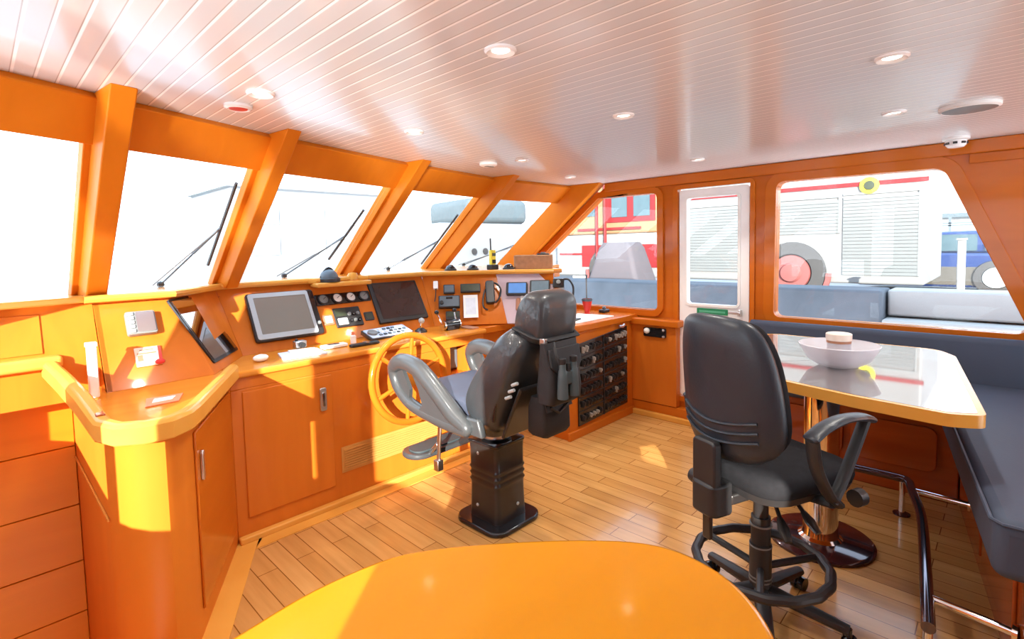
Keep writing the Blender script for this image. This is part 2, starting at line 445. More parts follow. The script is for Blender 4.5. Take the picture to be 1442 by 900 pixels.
# port wall (behind and left of the camera) - its glass lets the low sun in
PW1 = [(-.13, .89), (-.13, 1.95), (.915, 1.95), (.915, .89)]
PW3 = [(1.20, .90), (1.20, 1.95), (1.46, 1.95), (1.46, .90)]
PW4 = [(1.54, .95), (1.54, 1.2), (1.90, 1.2), (1.90, 1.93), (2.05, 1.93), (2.92, 1.28), (2.92, 1.13), (2.5, 1.13), (2.5, .95)]  # unseen; stepped outline invented to shape the sun patches
PW5 = rpoly([(-1.62, 1.38), (-1.62, 1.62), (-1.36, 1.62), (-1.36, 1.38)], .06)  # unseen small opening, added for one sun patch on the floor
mb = MB(); mb.prism([(YA, -1.1), (YA, ZC), (1.92, ZC), (3.3, .98), (3.3, -1.1)], (XP-.03, XP), [PW1, PW3, PW4, PW5], M=YZ)
struct('wall_port', mb, W_DARK)
for i, w in enumerate((PW1, PW3, PW4, PW5)):
    mb = MB(); mb.prism(offset(w, .03), (XP, XP+.012), [w], M=YZ); wp = struct('window_%d' % (3+i), mb, W_DARK, bevel=.003)
    mb = MB(); mb.prism(w, (XP-.02, XP-.016), M=YZ); ob('pane', mb, GLASS, wp)
# aft wall, unseen; its wide glass opening is enlarged for fill light
AW2 = [(1.75, .12), (1.75, 1.98), (3.95, 1.98), (3.95, .12)]
mb = MB(); mb.prism([(XP-.05, -.05), (XP-.05, ZC), (XS+.08, ZC), (XS+.08, -.05)], (YA-.05, YA), [AW2], M=XZ)
struct('wall_aft', mb, W_DARK)
for i, w in enumerate((AW2,)):
    mb = MB(); mb.prism(offset(w, .04), (YA, YA+.015), [w], M=XZ); wp = struct('window_%d' % (8+i), mb, W_DARK, bevel=.003)
    mb = MB(); mb.prism(w, (YA-.03, YA-.026), M=XZ); ob('pane', mb, GLASS, wp)

# raked windscreen: every bay lies in a plane that leans aft
RK = V((.018, 1.302, -1.0))
def rake(x, y, z): return V((x, y, ZC))+RK*(ZC-z)
bays = list(zip(CEDGE[:-1], CEDGE[1:]))
for i, (a, b) in enumerate(bays):
    A0, B0 = rake(*a, ZC), rake(*b, ZC); A1, B1 = rake(*a, 1.932), rake(*b, 1.932)
    mb = MB(); mb.slab([A1, B1, B0, A0], .03, .03)
    struct('trim_valance.%03d' % i if i else 'trim_valance', mb, W_PILLAR, bevel=.004)
    g = .02
    G0, G1 = rake(*a, 1.94)+V((0, .03, 0)), rake(*b, 1.94)+V((0, .03, 0)); H0, H1 = rake(*a, 1.29)+V((0, .03, 0)), rake(*b, 1.29)+V((0, .03, 0))
    mb = MB(); mb.slab([H0, H1, G1, G0], .004)
    wn = ob('window_%d' % (10+i), mb, GLASS); wn['kind'] = 'structure'
# pillars: (ceiling front-left, front-right) corners, depth forward
def pillar(name, l, r_, dep, zb, mat=W_PILLAR):
    fl, fr = V((*l, ZC)), V((*r_, ZC)); d = V((.0, dep, 0))
    bl, br = fl+d+V((-.035, 0, 0)), fr+d+V((.02, 0, 0))
    dn = RK*(ZC-zb)
    mb = MB(); vs = [fl, fr, br, bl, fl+dn, fr+dn, br+dn, bl+dn]
    mb.add(vs, [(0, 1, 2, 3), (7, 6, 5, 4), (0, 4, 5, 1), (1, 5, 6, 2), (2, 6, 7, 3), (3, 7, 4, 0)])
    return struct(name, mb, mat, bevel=.005)
pillar('trim_pillar', (.345, 2.135), (.425, 2.150), .28, 1.30)
pillar('trim_pillar.001', (1.035, 2.400), (1.110, 2.420), .27, 1.29)
pillar('trim_pillar.002', (2.005, 2.690), (2.085, 2.705), .25, 1.28)
pillar('trim_pillar.003', (2.965, 2.815), (3.055, 2.835), .27, 1.25)
pillar('trim_pillar.004', (3.965, 2.70), (4.11, 2.74), .36, 1.25)
pillar('trim_pillar.005', (-.42, 1.80), (-.34, 1.83), .25, 1.30)

for i, (x, y) in enumerate(((.385, 2.33), (1.07, 2.595), (2.045, 2.865), (3.01, 3.05))):
    a, b = V((x-.085, y-.033, ZC)), V((x+.06, y+.022, ZC))
    dn = RK*(ZC-1.29); up = RK*(ZC-1.94)
    mb = MB(); mb.slab([a+dn, b+dn, b+up, a+up], .02, .02); struct('trim_mullion.%03d' % i if i else 'trim_mullion', mb, W_PILLAR, bevel=.004)
# forward bulkhead under the left window, with shelf
mb = MB(); mb.bx(XP-.03, .60, 3.205, 3.26, -1.05, 1.02); mb.bx(XP-.03, .284, 3.188, 3.21, -1.05, 1.02)
for z in (.78, .585, .30, .01, -.2):
    pass
struct('wall_forward', mb, W_FRONT)
mb = MB()
for z0, z1 in ((.83, 1.0), (.61, .826), (.325, .606), (.05, .321), (-.2, .046), (-.5, -.204)):
    mb.bx(XP, .2845, 3.172, 3.19, z0, z1)
struct('trim_bulkhead_boards', mb, W_BOARD, bevel=.003)
mb = MB(); mb.bx(XP, .25, 2.985, 3.05, 1.015, 1.07); struct('trim_shelf_lip', mb, W_EDGE, bevel=.016, seg=3)
mb = MB(); mb.prism([(3.03, 1.0), (3.03, 1.06), (3.115, 1.285), (3.26, 1.285), (3.26, .85), (3.03, .85)], (XP, .40), M=YZ)
struct('trim_sill_panel', mb, W_FRONT, bevel=.003)
# locker hatch joint on that sloping panel
HP = panel_frame((XP, 3.03, 1.06), (.3, 3.03, 1.06), (XP, 3.115, 1.285))
mb = MB(); mb.prism([(.02, .02), (.79, .02), (.79, .20), (.02, .20)], (0, .006), M=HP)
struct('trim_hatch', mb, W_FRONT, bevel=.003)
mb = MB(); mb.slab([(XP, 2.90, 1.285), (.36, 3.09, 1.285), (.40, 3.30, 1.285), (XP, 3.2, 1.285)], .03)
struct('trim_sill', mb, W_EDGE, bevel=.006)
# enclosure of the dash below the windscreen, out of sight (keeps the light out)
mb = MB(); mb.slab([(.30, 3.26, -.05), (.30, 3.26, 1.25), (4.15, 4.3, 1.2), (4.15, 4.3, -.05)], .03); struct('wall_forward_lower', mb, W_LOW)

mb = MB(); mb.bx(XS+.085, XS+.15, -14, 12, -1.7, -.02); struct('wall_hull_glint_blocker', mb, WHITE)  # unseen hull plate, added to keep the glint lamp off the truck
# floor margin boards
mb = MB(); mb.prism([(.908, 2.722), (2.66, 2.722), (2.66, 2.85), (.98, 2.85)], (0, .004)); struct('trim_floor_margin', mb, W_EDGE)
mb = MB(); mb.prism([(.865, 2.84), (.535, 2.24), (.302, 1.82), (.390, 1.77), (.623, 2.19), (.905, 2.72), (.97, 2.80)], (0, .004)); struct('trim_floor_margin_diagonal', mb, W_EDGE)

# ------------------------------------------------------------------ wing cabinet (left end of the helm)
CN = [(.2865, 3.2), (.285, 2.34), (.292, 2.24), (.325, 2.165), (.375, 2.128), (.43, 2.125), (.485, 2.165), (.535, 2.24), (.865, 2.84), (.865, 3.2)]
t = thing('wing_cabinet', 'tall rounded cherry cabinet forming the left end of the helm console', 'cabinet', (.5, 2.7, 0))
mb = MB(); mb.prism(CN, (-.98, .86)); body = ob('body', mb, W_COLUMN, t, bevel=.004)
mb = MB(); mb.prism([(p[0], p[1]) for p in CN], (.86, .895)); ob('countertop', mb, W_TOP, t, bevel=.003)
# sloping port rail and rounded nosing that runs round the corner to the helm
rail = [(.205, 3.03, 1.035), (.232, 2.75, 1.005), (.258, 2.5, .965), (.270, 2.34, .938), (.276, 2.235, .925), (.31, 2.145, .922), (.372, 2.10, .922), (.44, 2.097, .922), (.50, 2.142, .922), (.55, 2.222, .922), (.88, 2.825, .922)]
def nosing(path, w, h):
    path = [V(p) for p in path]; rings = []
    for i, p in enumerate(path):
        t_ = (path[min(i+1, len(path)-1)]-path[max(i-1, 0)]); t_.z = 0; t_.normalize(); n = V((t_.y, -t_.x, 0))
        sec = [(-w/2, -h*.75), (w/2, -h*.75), (w/2, h*.05), (w*.28, h*.25), (-w*.28, h*.25), (-w/2, h*.05)]
        rings.append([p+n*a+V((0, 0, b)) for a, b in sec])
    return MB().loft(rings)
ob('nosing_rail', nosing(rail, .055, .075), W_EDGE, t, bevel=.006)
mb = MB(); mb.bx(.2785, .284, 2.3, 3.17, .552, .559); ob('seam_strip', mb, W_EDGE, t)
mb = MB(); mb.bx(.262, .29, 2.26, 2.36, .885, .952); ob('rail_shadow', mb, W_LOW, t, bevel=.004)  # dark block painting a window post's shadow across the rail
# inner door with its handle, on the diagonal face
a, b = V((.535, 2.24, 0)), V((.865, 2.84, 0)); dn = (b-a).normalized(); nn = V((dn.y, -dn.x, 0))
DF = frame(a, dn, nn)
mb = MB(); mb.prism([(.03, .10), (.64, .10), (.64, .81), (.03, .81)], (0, .010), M=DF); dr = ob('door', mb, W_DARK, t, bevel=.004)
mb = MB(); mb.prism(rrect(.07, .095, .60, .72, .01), (.010, .022), M=DF); sub('handle', mb, STEEL, dr, bevel=.003)

# ------------------------------------------------------------------ helm cabinet
t = thing('helm_cabinet', 'long cherry helm cabinet with one big door behind the wooden wheel', 'cabinet', (1.75, 3.0, 0))
mb = MB(); mb.bx(.865, 2.30, 2.84, 3.25, 0, .80); mb.bx(2.30, 2.46, 2.84, 3.25, 0, .60); mb.bx(2.46, 2.62, 2.84, 3.25, 0, .80)
ob('body', mb, W_FRONT, t, bevel=.004)
mb = MB(); mb.bx(.865, 2.62, 2.84, 3.27, .80, .86); ob('apron', mb, W_FRONT, t, bevel=.003)
mb = MB(); mb.prism([(.868, 2.822), (2.64, 2.822), (2.64, 3.30), (.87, 3.30)], (.86, .895)); ob('countertop', mb, W_TOP, t, bevel=.012, seg=3)
FH = frame((.865, 2.84, 0), (1, 0, 0), (0, -1, 0))
mb = MB(); mb.prism([(.055, .118), (.542, .118), (.542, .785), (.055, .785)], (0, .008), M=FH); dr = ob('door', mb, W_FRONT, t, bevel=.004)
mb = MB(); mb.prism(rrect(.462, .502, .585, .72, .012), (.008, .02), M=FH); hd = sub('handle', mb, STEEL, dr, bevel=.004)
mb = MB(); mb.prism(rrect(.472, .492, .61, .695, .008), (.02, .026), M=FH); hd.data.materials.append(CHROME)
mb2 = MB(); mb2.prism(rrect(.474, .490, .61, .695, .007), (.0195, .024), M=FH); o = sub('handle', mb2, CHROME, dr, bevel=.002); o.name = 'latch'
mb = MB()
for k in range(9): mb.prism([(.60, .195+.0145*k), (1.30, .195+.0145*k), (1.30, .203+.0145*k), (.60, .203+.0145*k)], (.0, .010), M=FH)
mb.prism([(.585, .18), (1.315, .18), (1.315, .335), (.585, .335)], (0, .004), M=FH)
ob('vent_grille', mb, W_GRILLE, t)
mb = MB(); mb.bx(.865, 2.62, 2.80, 2.84, 0, .035); ob('plinth', mb, W_EDGE, t, bevel=.008)
mb = MB(); mb.bx(2.31, 2.45, 2.95, 2.96, .62, .79); ob('recess_panel', mb, BLUEGREY, t)

# connecting cabinet and breaker cabinet at right
t = thing('breaker_cabinet', 'cherry cabinet with the black switchboard in its aft face', 'cabinet', (3.5, 2.9, 0))
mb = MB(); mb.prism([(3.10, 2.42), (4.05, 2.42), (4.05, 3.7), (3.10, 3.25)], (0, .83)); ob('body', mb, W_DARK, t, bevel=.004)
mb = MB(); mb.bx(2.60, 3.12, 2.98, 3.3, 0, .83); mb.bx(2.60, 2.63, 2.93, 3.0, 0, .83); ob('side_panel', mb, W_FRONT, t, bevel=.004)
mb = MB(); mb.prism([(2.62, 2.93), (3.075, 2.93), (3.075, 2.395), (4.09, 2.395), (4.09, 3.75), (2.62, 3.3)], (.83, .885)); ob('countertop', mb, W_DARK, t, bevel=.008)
mb = MB(); mb.bx(3.085, 4.03, 2.40, 2.425, .0, .065); ob('plinth', mb, W_DARK, t, bevel=.004)
FB = frame((3.10, 2.42, 0), (1, 0, 0), (0, -1, 0))
mb = MB(); mb.prism([(.115, .085), (.825, .115), (.825, .795), (.115, .735)], (0, .012), M=FB); bp = ob('switchboard', mb, BLACKG, t, bevel=.003)
mb = MB()
for k in range(1, 6):
    z0 = .085+(.735-.085)*k/6; z1 = .115+(.795-.115)*k/6
    mb.prism([(.12, z0), (.82, z1), (.82, z1+.008), (.12, z0+.008)], (.012, .016), M=FB)
mb.prism([(.455, .10), (.465, .10), (.465, .765), (.455, .765)], (.012, .018), M=FB)
sub('divider_strip', mb, BLACK, bp)
proto = None
cnt = 0
def sw_pos(u_, w): # u 0..1 across, w 0..1 up
    return .115+.71*u_, (.085+.03*u_)+(.65+.03*u_)*w
LIGHT_SW = plain('switch_ivory', (.40, .37, .33), .4, var=.1)
DARK_SW = plain('switch_grey', (.03, .028, .028), .4, var=.1)
for row in range(6):
    for col in range(14):
        u_ = .04+.92*(col+.5)/14
        if abs(u_-.485) < .03: continue
        w = (row+.5)/6
        x, z = sw_pos(u_, w)
        lightp = {5: .5, 4: .12, 3: .2, 2: .12, 1: .18, 0: .12}[row]
        m_ = LIGHT_SW if random.random() < lightp else DARK_SW
        mb = MB(); h_ = random.choice((.05, .05, .035)); mb.prism(rrect(x-.008, x+.008, z-h_/2, z+h_/2, .004, 2), (.012, .03), M=FB)
        mb.prism([(x-.005, z-.004), (x+.005, z-.004), (x+.005, z+h_*.4), (x-.005, z+h_*.4)], (.03, .04), M=FB)
        sub('switch', mb, m_, bp)
        cnt += 1
mb = MB(); mb.tube([V((3.76, 2.385, .81)), V((3.80, 2.375, .805)), V((3.84, 2.385, .815))], .012, 8); ob('latch', mb, STEEL, t)

t = thing('corner_locker', 'low narrow cherry locker between switchboard cabinet and white door', 'cabinet', (4.05, 2.2, 0))
mb = MB(); mb.bx(4.02, 4.094, 2.0, 2.42, .125, .80); ob('body', mb, W_FRONT, t, bevel=.003)
mb = MB(); mb.bx(3.985, 4.094, 1.965, 2.42, .80, .86); ob('top_rail', mb, W_DARK, t, bevel=.012, seg=3)
mb = MB(); mb.prism(rrect(2.085, 2.295, .705, .785, .012), (4.005, 4.02), M=YZ); lk = ob('latch_plate', mb, BLACKG, t, bevel=.003)
mb = MB(); mb.ball((4.0, 2.26, .755), .026); sub('knob', mb, WHITE_MATT, lk)
mb = MB(); mb.ball((4.0, 2.105, .77), .012); mb.ball((4.0, 2.105, .715), .012); o = sub('screw', mb, STEEL, lk)

# ------------------------------------------------------------------ instrument dashboard
t = thing('instrument_dashboard', 'sloping faceted cherry dashboard carrying the screens and gauges under the windscreen', 'dashboard', (1.7, 3.3, .9))
SL = V((0, .234, .39))
# facet corner points (bottom, top)
B = [V((.378, 2.87, .895)), V((.81, 2.87, .895)), V((1.07, 3.25, .895)), V((2.48, 3.25, .895)), V((2.92, 2.88, .895)), V((3.12, 2.60, .895))]
T = [V((.378, 3.107, 1.29)), V((.685, 3.107, 1.29)), V((1.01, 3.487, 1.29)), V((2.52, 3.455, 1.285)), V((2.985, 3.065, 1.285)), V((3.25, 2.665, 1.285))]
def fac(i, j, name, mat, bj=None):
    mb = MB(); mb.slab([B[i], B[j], T[j], T[i]], .0, .03); return ob(name, mb, mat, t, bevel=.002)
fac(0, 1, 'panel', W_FRONT); fac(1, 2, 'panel', W_FRONT); fac(2, 3, 'panel', W_FRONT); fac(3, 4, 'panel', W_FRONT); o = fac(4, 5, 'panel', PANEL_REFLECT); o['label'] = 'glossy end panel with a window reflection in its lilac-grey colour'
mb = MB(); mb.slab([B[0], T[0], T[0]+V((0, .12, 0)), B[0]+V((0, .36, 0))], .0, .02); ob('end_panel', mb, W_FRONT, t)
led = [(.345, 3.075), (.70, 3.075), (1.025, 3.452), (1.57, 3.452), (1.60, 3.40), (1.99, 3.40), (2.02, 3.44), (2.505, 3.422), (2.96, 3.04), (3.215, 2.64), (3.30, 2.62), (3.55, 3.05), (4.05, 3.25), (4.08, 4.0), (3.06, 4.05), (2.07, 3.87), (1.10, 3.60), (.42, 3.33), (.345, 3.22)]
mb = MB(); mb.prism(led, (1.285, 1.318)); ob('ledge', mb, W_TOP, t, bevel=.010, seg=3)
mb = MB(); mb.prism([(3.21, 2.64), (3.55, 3.05), (4.05, 3.25), (4.05, 3.4), (3.10, 3.1)], (1.20, 1.285))
ob('ledge_apron', mb, W_DARK, t)
lip = [(.345, 3.073), (.70, 3.073), (1.025, 3.45), (1.57, 3.45), (1.60, 3.398), (1.99, 3.398), (2.02, 3.438), (2.505, 3.42), (2.96, 3.038), (3.215, 2.638)]
mb = MB(); mb.tube([(x, y, 1.300) for x, y in lip], .019, 8); ob('ledge_nosing', mb, W_EDGE, t)
mb = MB(); mb.bx(1.585, 1.995, 3.33, 3.45, 1.255, 1.287); ob('compass_shelf', mb, W_EDGE, t, bevel=.012, seg=3)

# panel frames
PC = frame((0, 3.25, .9), (1, 0, 0), (0, -.857, .514))
PWg = frame((0, 2.87, .9), (1, 0, 0), (0, -.857, .514))
PA = panel_frame((.81, 2.88, .9), (1.07, 3.25, .9), (.685, 3.107, 1.29))
P1 = panel_frame((2.48, 3.21, .9), (2.90, 2.86, .9), (2.53, 3.42, 1.28))
P2 = panel_frame(B[4], B[5], T[4])
def on(M, x0, x1, y0, y1, h0, h1, r=.006): return MB().prism(rrect(x0, x1, y0, y1, r, 3), (h0, h1), M=M)
def pt(M, x, y, h=0): return M @ V((x, y, h))

# wing: intercom and red label
t = thing('intercom_speaker', 'small grey intercom speaker with buttons on the sunlit left panel', 'intercom', pt(PWg, .545, .31))
ob('casing', on(PWg, .485, .605, .25, .37, 0, .03, .01), GREYCASE, t, bevel=.004)
ob('grille', on(PWg, .525, .598, .258, .362, .03, .034, .008), STEEL, t)
for k in range(5): ob('button', on(PWg, .494, .516, .258+.022*k, .274+.022*k, .03, .036, .004), LIGHTGREY, t)
t = thing('warning_card', 'pink and red printed warning card below the intercom on the left panel', 'card', pt(PWg, .555, .14))
ob('sheet', on(PWg, .50, .605, .092, .188, 0, .004, .002), PINKP, t)
ob('print_block', on(PWg, .51, .59, .112, .150, .004, .005, .002), PAPER, t)
mb = MB(); mb.prism(rrect(.508, .585, .153, .160, .001, 1), (.004, .0055), M=PWg); mb.prism(rrect(.508, .53, .118, .15, .001, 1), (.004, .0055), M=PWg); mb.prism(rrect(.52, .575, .171, .176, .001, 1), (.004, .0055), M=PWg)
ob('print_line', mb, BROWN, t)
mb = MB(); mb.ball((.592, .104, .008), .019, M=PWg, sq=(1.1, .7, .5)); ob('red_seal', mb, RED, t)
ob('red_edge', on(PWg, .592, .605, .10, .187, .004, .006, .002), RED, t)
# angled dark glass screen
t = thing('angled_glass_screen', 'tall dark mirror-like glass screen set in the angled facet left of plotter', 'screen', pt(PA, .37, .24))
scr = [(.10, .425), (.56, .425), (.585, .05), (.25, .05)]
scr2 = [(.06, .43), (.62, .43), (.57, .03), (.06, .03)]
SQ = [(.085, .43), (.50, .43), (.50, .045), (.085, .045)]
mb = MB(); mb.prism(rrect(.045, .415, .04, .43, .012), (0, .014), M=PA); ob('bezel', mb, BLACKG, t, bevel=.003)
mb = MB(); mb.prism(rrect(.06, .40, .06, .415, .008), (.014, .016), M=PA); ob('glass', mb, MIRRORG, t)
# chart plotter 1
t = thing('chart_plotter', 'large grey-screened chart plotter with silver bezel left of the gauges', 'plotter', pt(PC, 1.37, .22))
ob('casing', on(PC, 1.155, 1.585, .055, .385, 0, .03, .018), BLACK, t, bevel=.005)
ob('bezel', MB().prism(rrect(1.165, 1.545, .065, .378, .016), (.03, .036), [rrect(1.195, 1.525, .098, .348, .004)], M=PC), LIGHTGREY, t, bevel=.003)
ob('screen', on(PC, 1.19, 1.53, .092, .352, .03, .033, .004), SCREEN_G, t)
ob('keypad', on(PC, 1.548, 1.578, .10, .37, .03, .035, .006), BLACKG, t)
mb = MB(); mb.lathe([(.012, 0), (.012, .01), (.008, .012)], seg=14, M=PC @ Matrix.Translation((1.563, .13, .035))); ob('knob', mb, GREYCASE, t)
# gauges
t = thing('gauge_panel', 'black strip of four round gauges under the compass shelf', 'gauges', pt(PC, 1.8, .3))
ob('backplate', on(PC, 1.592, 2.008, .262, .345, 0, .018, .01), BLACKG, t, bevel=.003)
for k, m_ in enumerate((GREYCASE, PAPER, PAPER, GREYCASE)):
    x = 1.647+.102*k
    mb = MB(); mb.lathe([(.037, 0), (.037, .012), (.032, .012), (.032, .007)], seg=20, M=PC @ Matrix.Translation((x, .303, .018)))
    g = ob('gauge', mb, BLACK, t)
    mb = MB(); mb.lathe([(.033, 0), (.033, .006), (.031, .0065)], seg=20, M=PC @ Matrix.Translation((x, .303, .019))); sub('dial', mb, m_, g)
    mb = MB(); mb.prism([(x-.002, .300), (x+.022, .318), (x+.020, .321), (x-.003, .304)], (.026, .0275), M=PC); sub('needle', mb, BLACK, g)
t = thing('green_button_pad', 'small square mint green lit button right of the plotter', 'button', pt(PC, 1.643, .152))
ob('frame', on(PC, 1.608, 1.682, .115, .19, 0, .012, .008), BROWN, t, bevel=.002); ob('cap', on(PC, 1.62, 1.67, .127, .178, .012, .018, .006), MINT, t, bevel=.002)
t = thing('autopilot_panel', 'dark control panel with knobs and small display below the gauges', 'control panel', pt(PC, 1.79, .16))
ob('plate', on(PC, 1.69, 1.89, .085, .23, 0, .016, .006), BLACK, t, bevel=.003)
ob('display', on(PC, 1.70, 1.78, .165, .222, .016, .019, .003), OLIVE, t)
for i in range(3):
    for j in range(2):
        mb = MB(); mb.lathe([(.013, 0), (.012, .012), (.005, .013)], seg=12, M=PC @ Matrix.Translation((1.80+.032*i, .125+.05*j, .016))); ob('knob', mb, GREYCASE if (i+j) % 2 else BLACKG, t)
ob('key_row', on(PC, 1.705, 1.775, .10, .15, .016, .022, .004), LIGHTGREY, t)
t = thing('square_display', 'small square green-grey display beside the big dark monitor', 'display', pt(PC, 1.95, .145))
ob('frame', on(PC, 1.914, 1.986, .112, .178, 0, .012, .006), BLACK, t, bevel=.002); ob('screen', on(PC, 1.926, 1.974, .124, .166, .012, .014, .004), OLIVE, t)
t = thing('dark_monitor', 'large black monitor with dark reflective screen right of the gauges', 'monitor', pt(PC, 2.22, .24))
ob('casing', on(PC, 2.013, 2.44, .07, .40, 0, .025, .008), BLACK, t, bevel=.004); ob('screen', on(PC, 2.045, 2.42, .10, .385, .025, .028, .004), SCREEN_D, t)
# control keyboard lying on the counter in front
KM = frame((1.99, 3.14, .93), (1, .04, 0), (0, -.30, .95))
t = thing('control_keyboard', 'pale blue control keyboard tilted on the counter above the wheel', 'keyboard', (1.99, 3.14, .9))
ob('base', MB().prism(rrect(-.175, .175, -.075, .075, .012), (-.025, 0), M=KM), BLACK, t, bevel=.004)
ob('face', MB().prism(rrect(-.165, .165, -.066, .066, .01), (0, .004), M=KM), KEYBLUE, t)
random.seed(3)
for i in range(7):
    for j in range(3):
        x, y = -.085+.036*i, -.04+.038*j
        ob('key', MB().prism(rrect(x-.012, x+.012, y-.01, y+.01, .004, 2), (.004, .009), M=KM), random.choice((PAPER, BLUEGREY, PAPER, BLACK)), t)
mb = MB(); mb.lathe([(.034, 0), (.033, .014), (.02, .016)], seg=20, M=KM @ Matrix.Translation((-.128, .0, .004))); ob('dial_knob', mb, GREYCASE, t)

# right facet: radios etc
t = thing('sensor_box', 'tiny white sensor box near the top corner beside the monitor', 'sensor', pt(P1, .0, .33)); ob('casing', on(P1, -.03, .008, .305, .37, 0, .03, .006), WHITE_MATT, t, bevel=.003); ob('cable', MB().tube([pt(P1, -.01, .305, .015), pt(P1, -.012, .25, .02), pt(P1, -.02, .2, .01)], .004, 6), BLACK, t)
t = thing('black_gauge_box', 'small square black instrument at the top of the radio panel', 'instrument', pt(P1, .09, .3)); ob('casing', on(P1, .05, .14, .262, .338, 0, .025, .006), BLACK, t, bevel=.003); ob('screen', on(P1, .058, .132, .272, .33, .025, .027, .004), BLUEGREY, t)
t = thing('vhf_radio', 'blue-grey marine radio with knob below the square black instrument', 'radio', pt(P1, .09, .19)); ob('casing', on(P1, .01, .178, .137, .238, 0, .04, .008), BLACK, t, bevel=.004); ob('faceplate', on(P1, .018, .17, .144, .23, .04, .045, .006), BLUEGREY, t, bevel=.002); ob('display', on(P1, .07, .12, .205, .224, .045, .047, .002), BLACKG, t)
mb = MB(); mb.lathe([(.016, 0), (.015, .016), (.006, .017)], seg=14, M=P1 @ Matrix.Translation((.035, .175, .045))); ob('knob', mb, BLACK, t)
t = thing('lower_radio', 'low black radio unit beneath the blue-grey radio', 'radio', pt(P1, .12, .07)); ob('casing', on(P1, .065, .175, .035, .107, 0, .035, .006), BLACK, t, bevel=.004); ob('display', on(P1, .075, .165, .06, .098, .035, .037, .003), OLIVE, t)
t = thing('green_display_unit', 'long olive display unit above the white paper sheet', 'display', pt(P1, .26, .3)); ob('casing', on(P1, .185, .345, .268, .338, 0, .03, .006), BLACK, t, bevel=.003); ob('screen', on(P1, .195, .335, .278, .33, .03, .032, .003), OLIVE, t)
t = thing('paper_sheet', 'white paper sheet taped to the radio panel', 'paper', pt(P1, .25, .15)); ob('sheet', on(P1, .205, .32, .058, .25, 0, .003, .001), PAPER, t); ob('print_block', on(P1, .222, .303, .085, .225, .003, .0035, .001), PAPERB, t)
t = thing('radio_handset', 'black radio handset hanging on the panel with coiled cord', 'handset', pt(P1, .42, .25))
ob('body', on(P1, .385, .455, .155, .35, .01, .06, .018), BLACK, t, bevel=.008); ob('keypad', on(P1, .402, .442, .20, .30, .055, .059, .006), BLUEGREY, t)
cp = spline([pt(P1, .44, .335, .03), pt(P1, .475, .325, .04), pt(P1, .505, .27, .05), pt(P1, .49, .2, .04), pt(P1, .455, .165, .03)], 8)
ob('cord', MB().tube(cp, .008, 7), BLACK, t)
cp = spline([pt(P1, .40, .30, .02), pt(P1, .375, .26, .03), pt(P1, .36, .18, .03), pt(P1, .365, .13, .03), pt(P1, .395, .11, .02)], 8)
ob('cord', MB().tube(cp, .007, 7), BLACK, t)
# far facet screens
t = thing('blue_navigation_display', 'small navigation display lit blue, left one beside the headrest', 'display', pt(P2, .08, .28)); ob('casing', on(P2, -.015, .155, .225, .33, 0, .05, .01), BLACK, t, bevel=.004); ob('screen', on(P2, .005, .145, .238, .32, .05, .053, .004), BLUESCR, t)
t = thing('grey_navigation_display', 'small navigation display lit grey, second from left behind the headrest', 'display', pt(P2, .25, .29)); ob('casing', on(P2, .175, .335, .235, .345, 0, .05, .01), BLACK, t, bevel=.004); ob('screen', on(P2, .19, .325, .25, .335, .05, .053, .004), GREYSCR, t)
t = thing('end_radio', 'black radio with cord at the far right end of the dashboard', 'radio', pt(P2, .40, .31)); ob('casing', on(P2, .36, .45, .28, .355, 0, .05, .01), BLACKG, t, bevel=.004)
ob('cord', MB().tube(spline([pt(P2, .44, .35, .04), pt(P2, .485, .345, .05), pt(P2, .52, .29, .04), pt(P2, .52, .22, .03)], 8), .008, 7), BLACK, t)
mb = MB(); mb.lathe([(.018, 0), (.017, .014), (.006, .015)], seg=14, M=P2 @ Matrix.Translation((.405, .325, .05))); ob('knob', mb, GREYCASE, t)
t = thing('red_handset', 'dark red handset in a white cradle beside the headrest', 'handset', pt(P2, .10, .17)); ob('grip', on(P2, .065, .10, .10, .205, .0, .03, .014), BROWN, t, bevel=.005); ob('cradle', on(P2, .10, .20, .12, .225, 0, .015, .006), WHITE_MATT, t, bevel=.003)

# counter clutter
t = thing('joystick_lever', 'chrome thruster joystick on the counter below the dark monitor', 'lever', (2.24, 3.10, .895))
ob('base', MB().lathe([(.045, 0), (.045, .012), (.02, .03)], (2.24, 3.10, .895), 20), BLACKS, t); ob('stick', MB().tube([(2.24, 3.10, .92), (2.24, 3.09, .965)], .008, 8), CHROME, t); ob('knob', MB().ball((2.24, 3.088, .98), .022), LIGHTGREY, t)
t = thing('throttle_control', 'twin chrome-levered black engine throttle on the counter right of wheel', 'throttle', (2.45, 3.02, .895))
mb = MB(); mb.tube([(2.39, 3.02, .93), (2.52, 3.02, .93)], .036, 18); mb.bx(2.40, 2.51, 2.985, 3.055, .895, .93); ob('drum', mb, BLACKG, t, bevel=.003)
mb = MB(); mb.tube([(2.378, 3.02, .93), (2.39, 3.02, .93)], .038, 18); ob('end_cap', mb, CHROME, t); mb = MB(); mb.tube([(2.52, 3.02, .93), (2.53, 3.02, .93)], .038, 18); ob('end_cap', mb, CHROME, t)
for x, dx in ((2.385, -.025), (2.525, .005)):
    lv = ob('lever', MB().tube([(x, 3.02, .93), (x+dx*.4, 3.05, .98), (x+dx, 3.06, 1.02)], .008, 8), CHROME, t)
    sub('grip', MB().ball((x+dx, 3.062, 1.03), .017), BLACKG, lv)
t = thing('counter_pad', 'flat dark pad on the counter right of the throttle', 'pad', (2.56, 2.95, .895)); ob('pad', MB().prism(rrect(2.54, 2.62, 2.88, 3.03, .015), (.895, .905)), BROWN, t, bevel=.003)
t = thing('folded_chart', 'pale folded papers lying at the front of the helm counter', 'papers', (1.32, 3.0, .895))
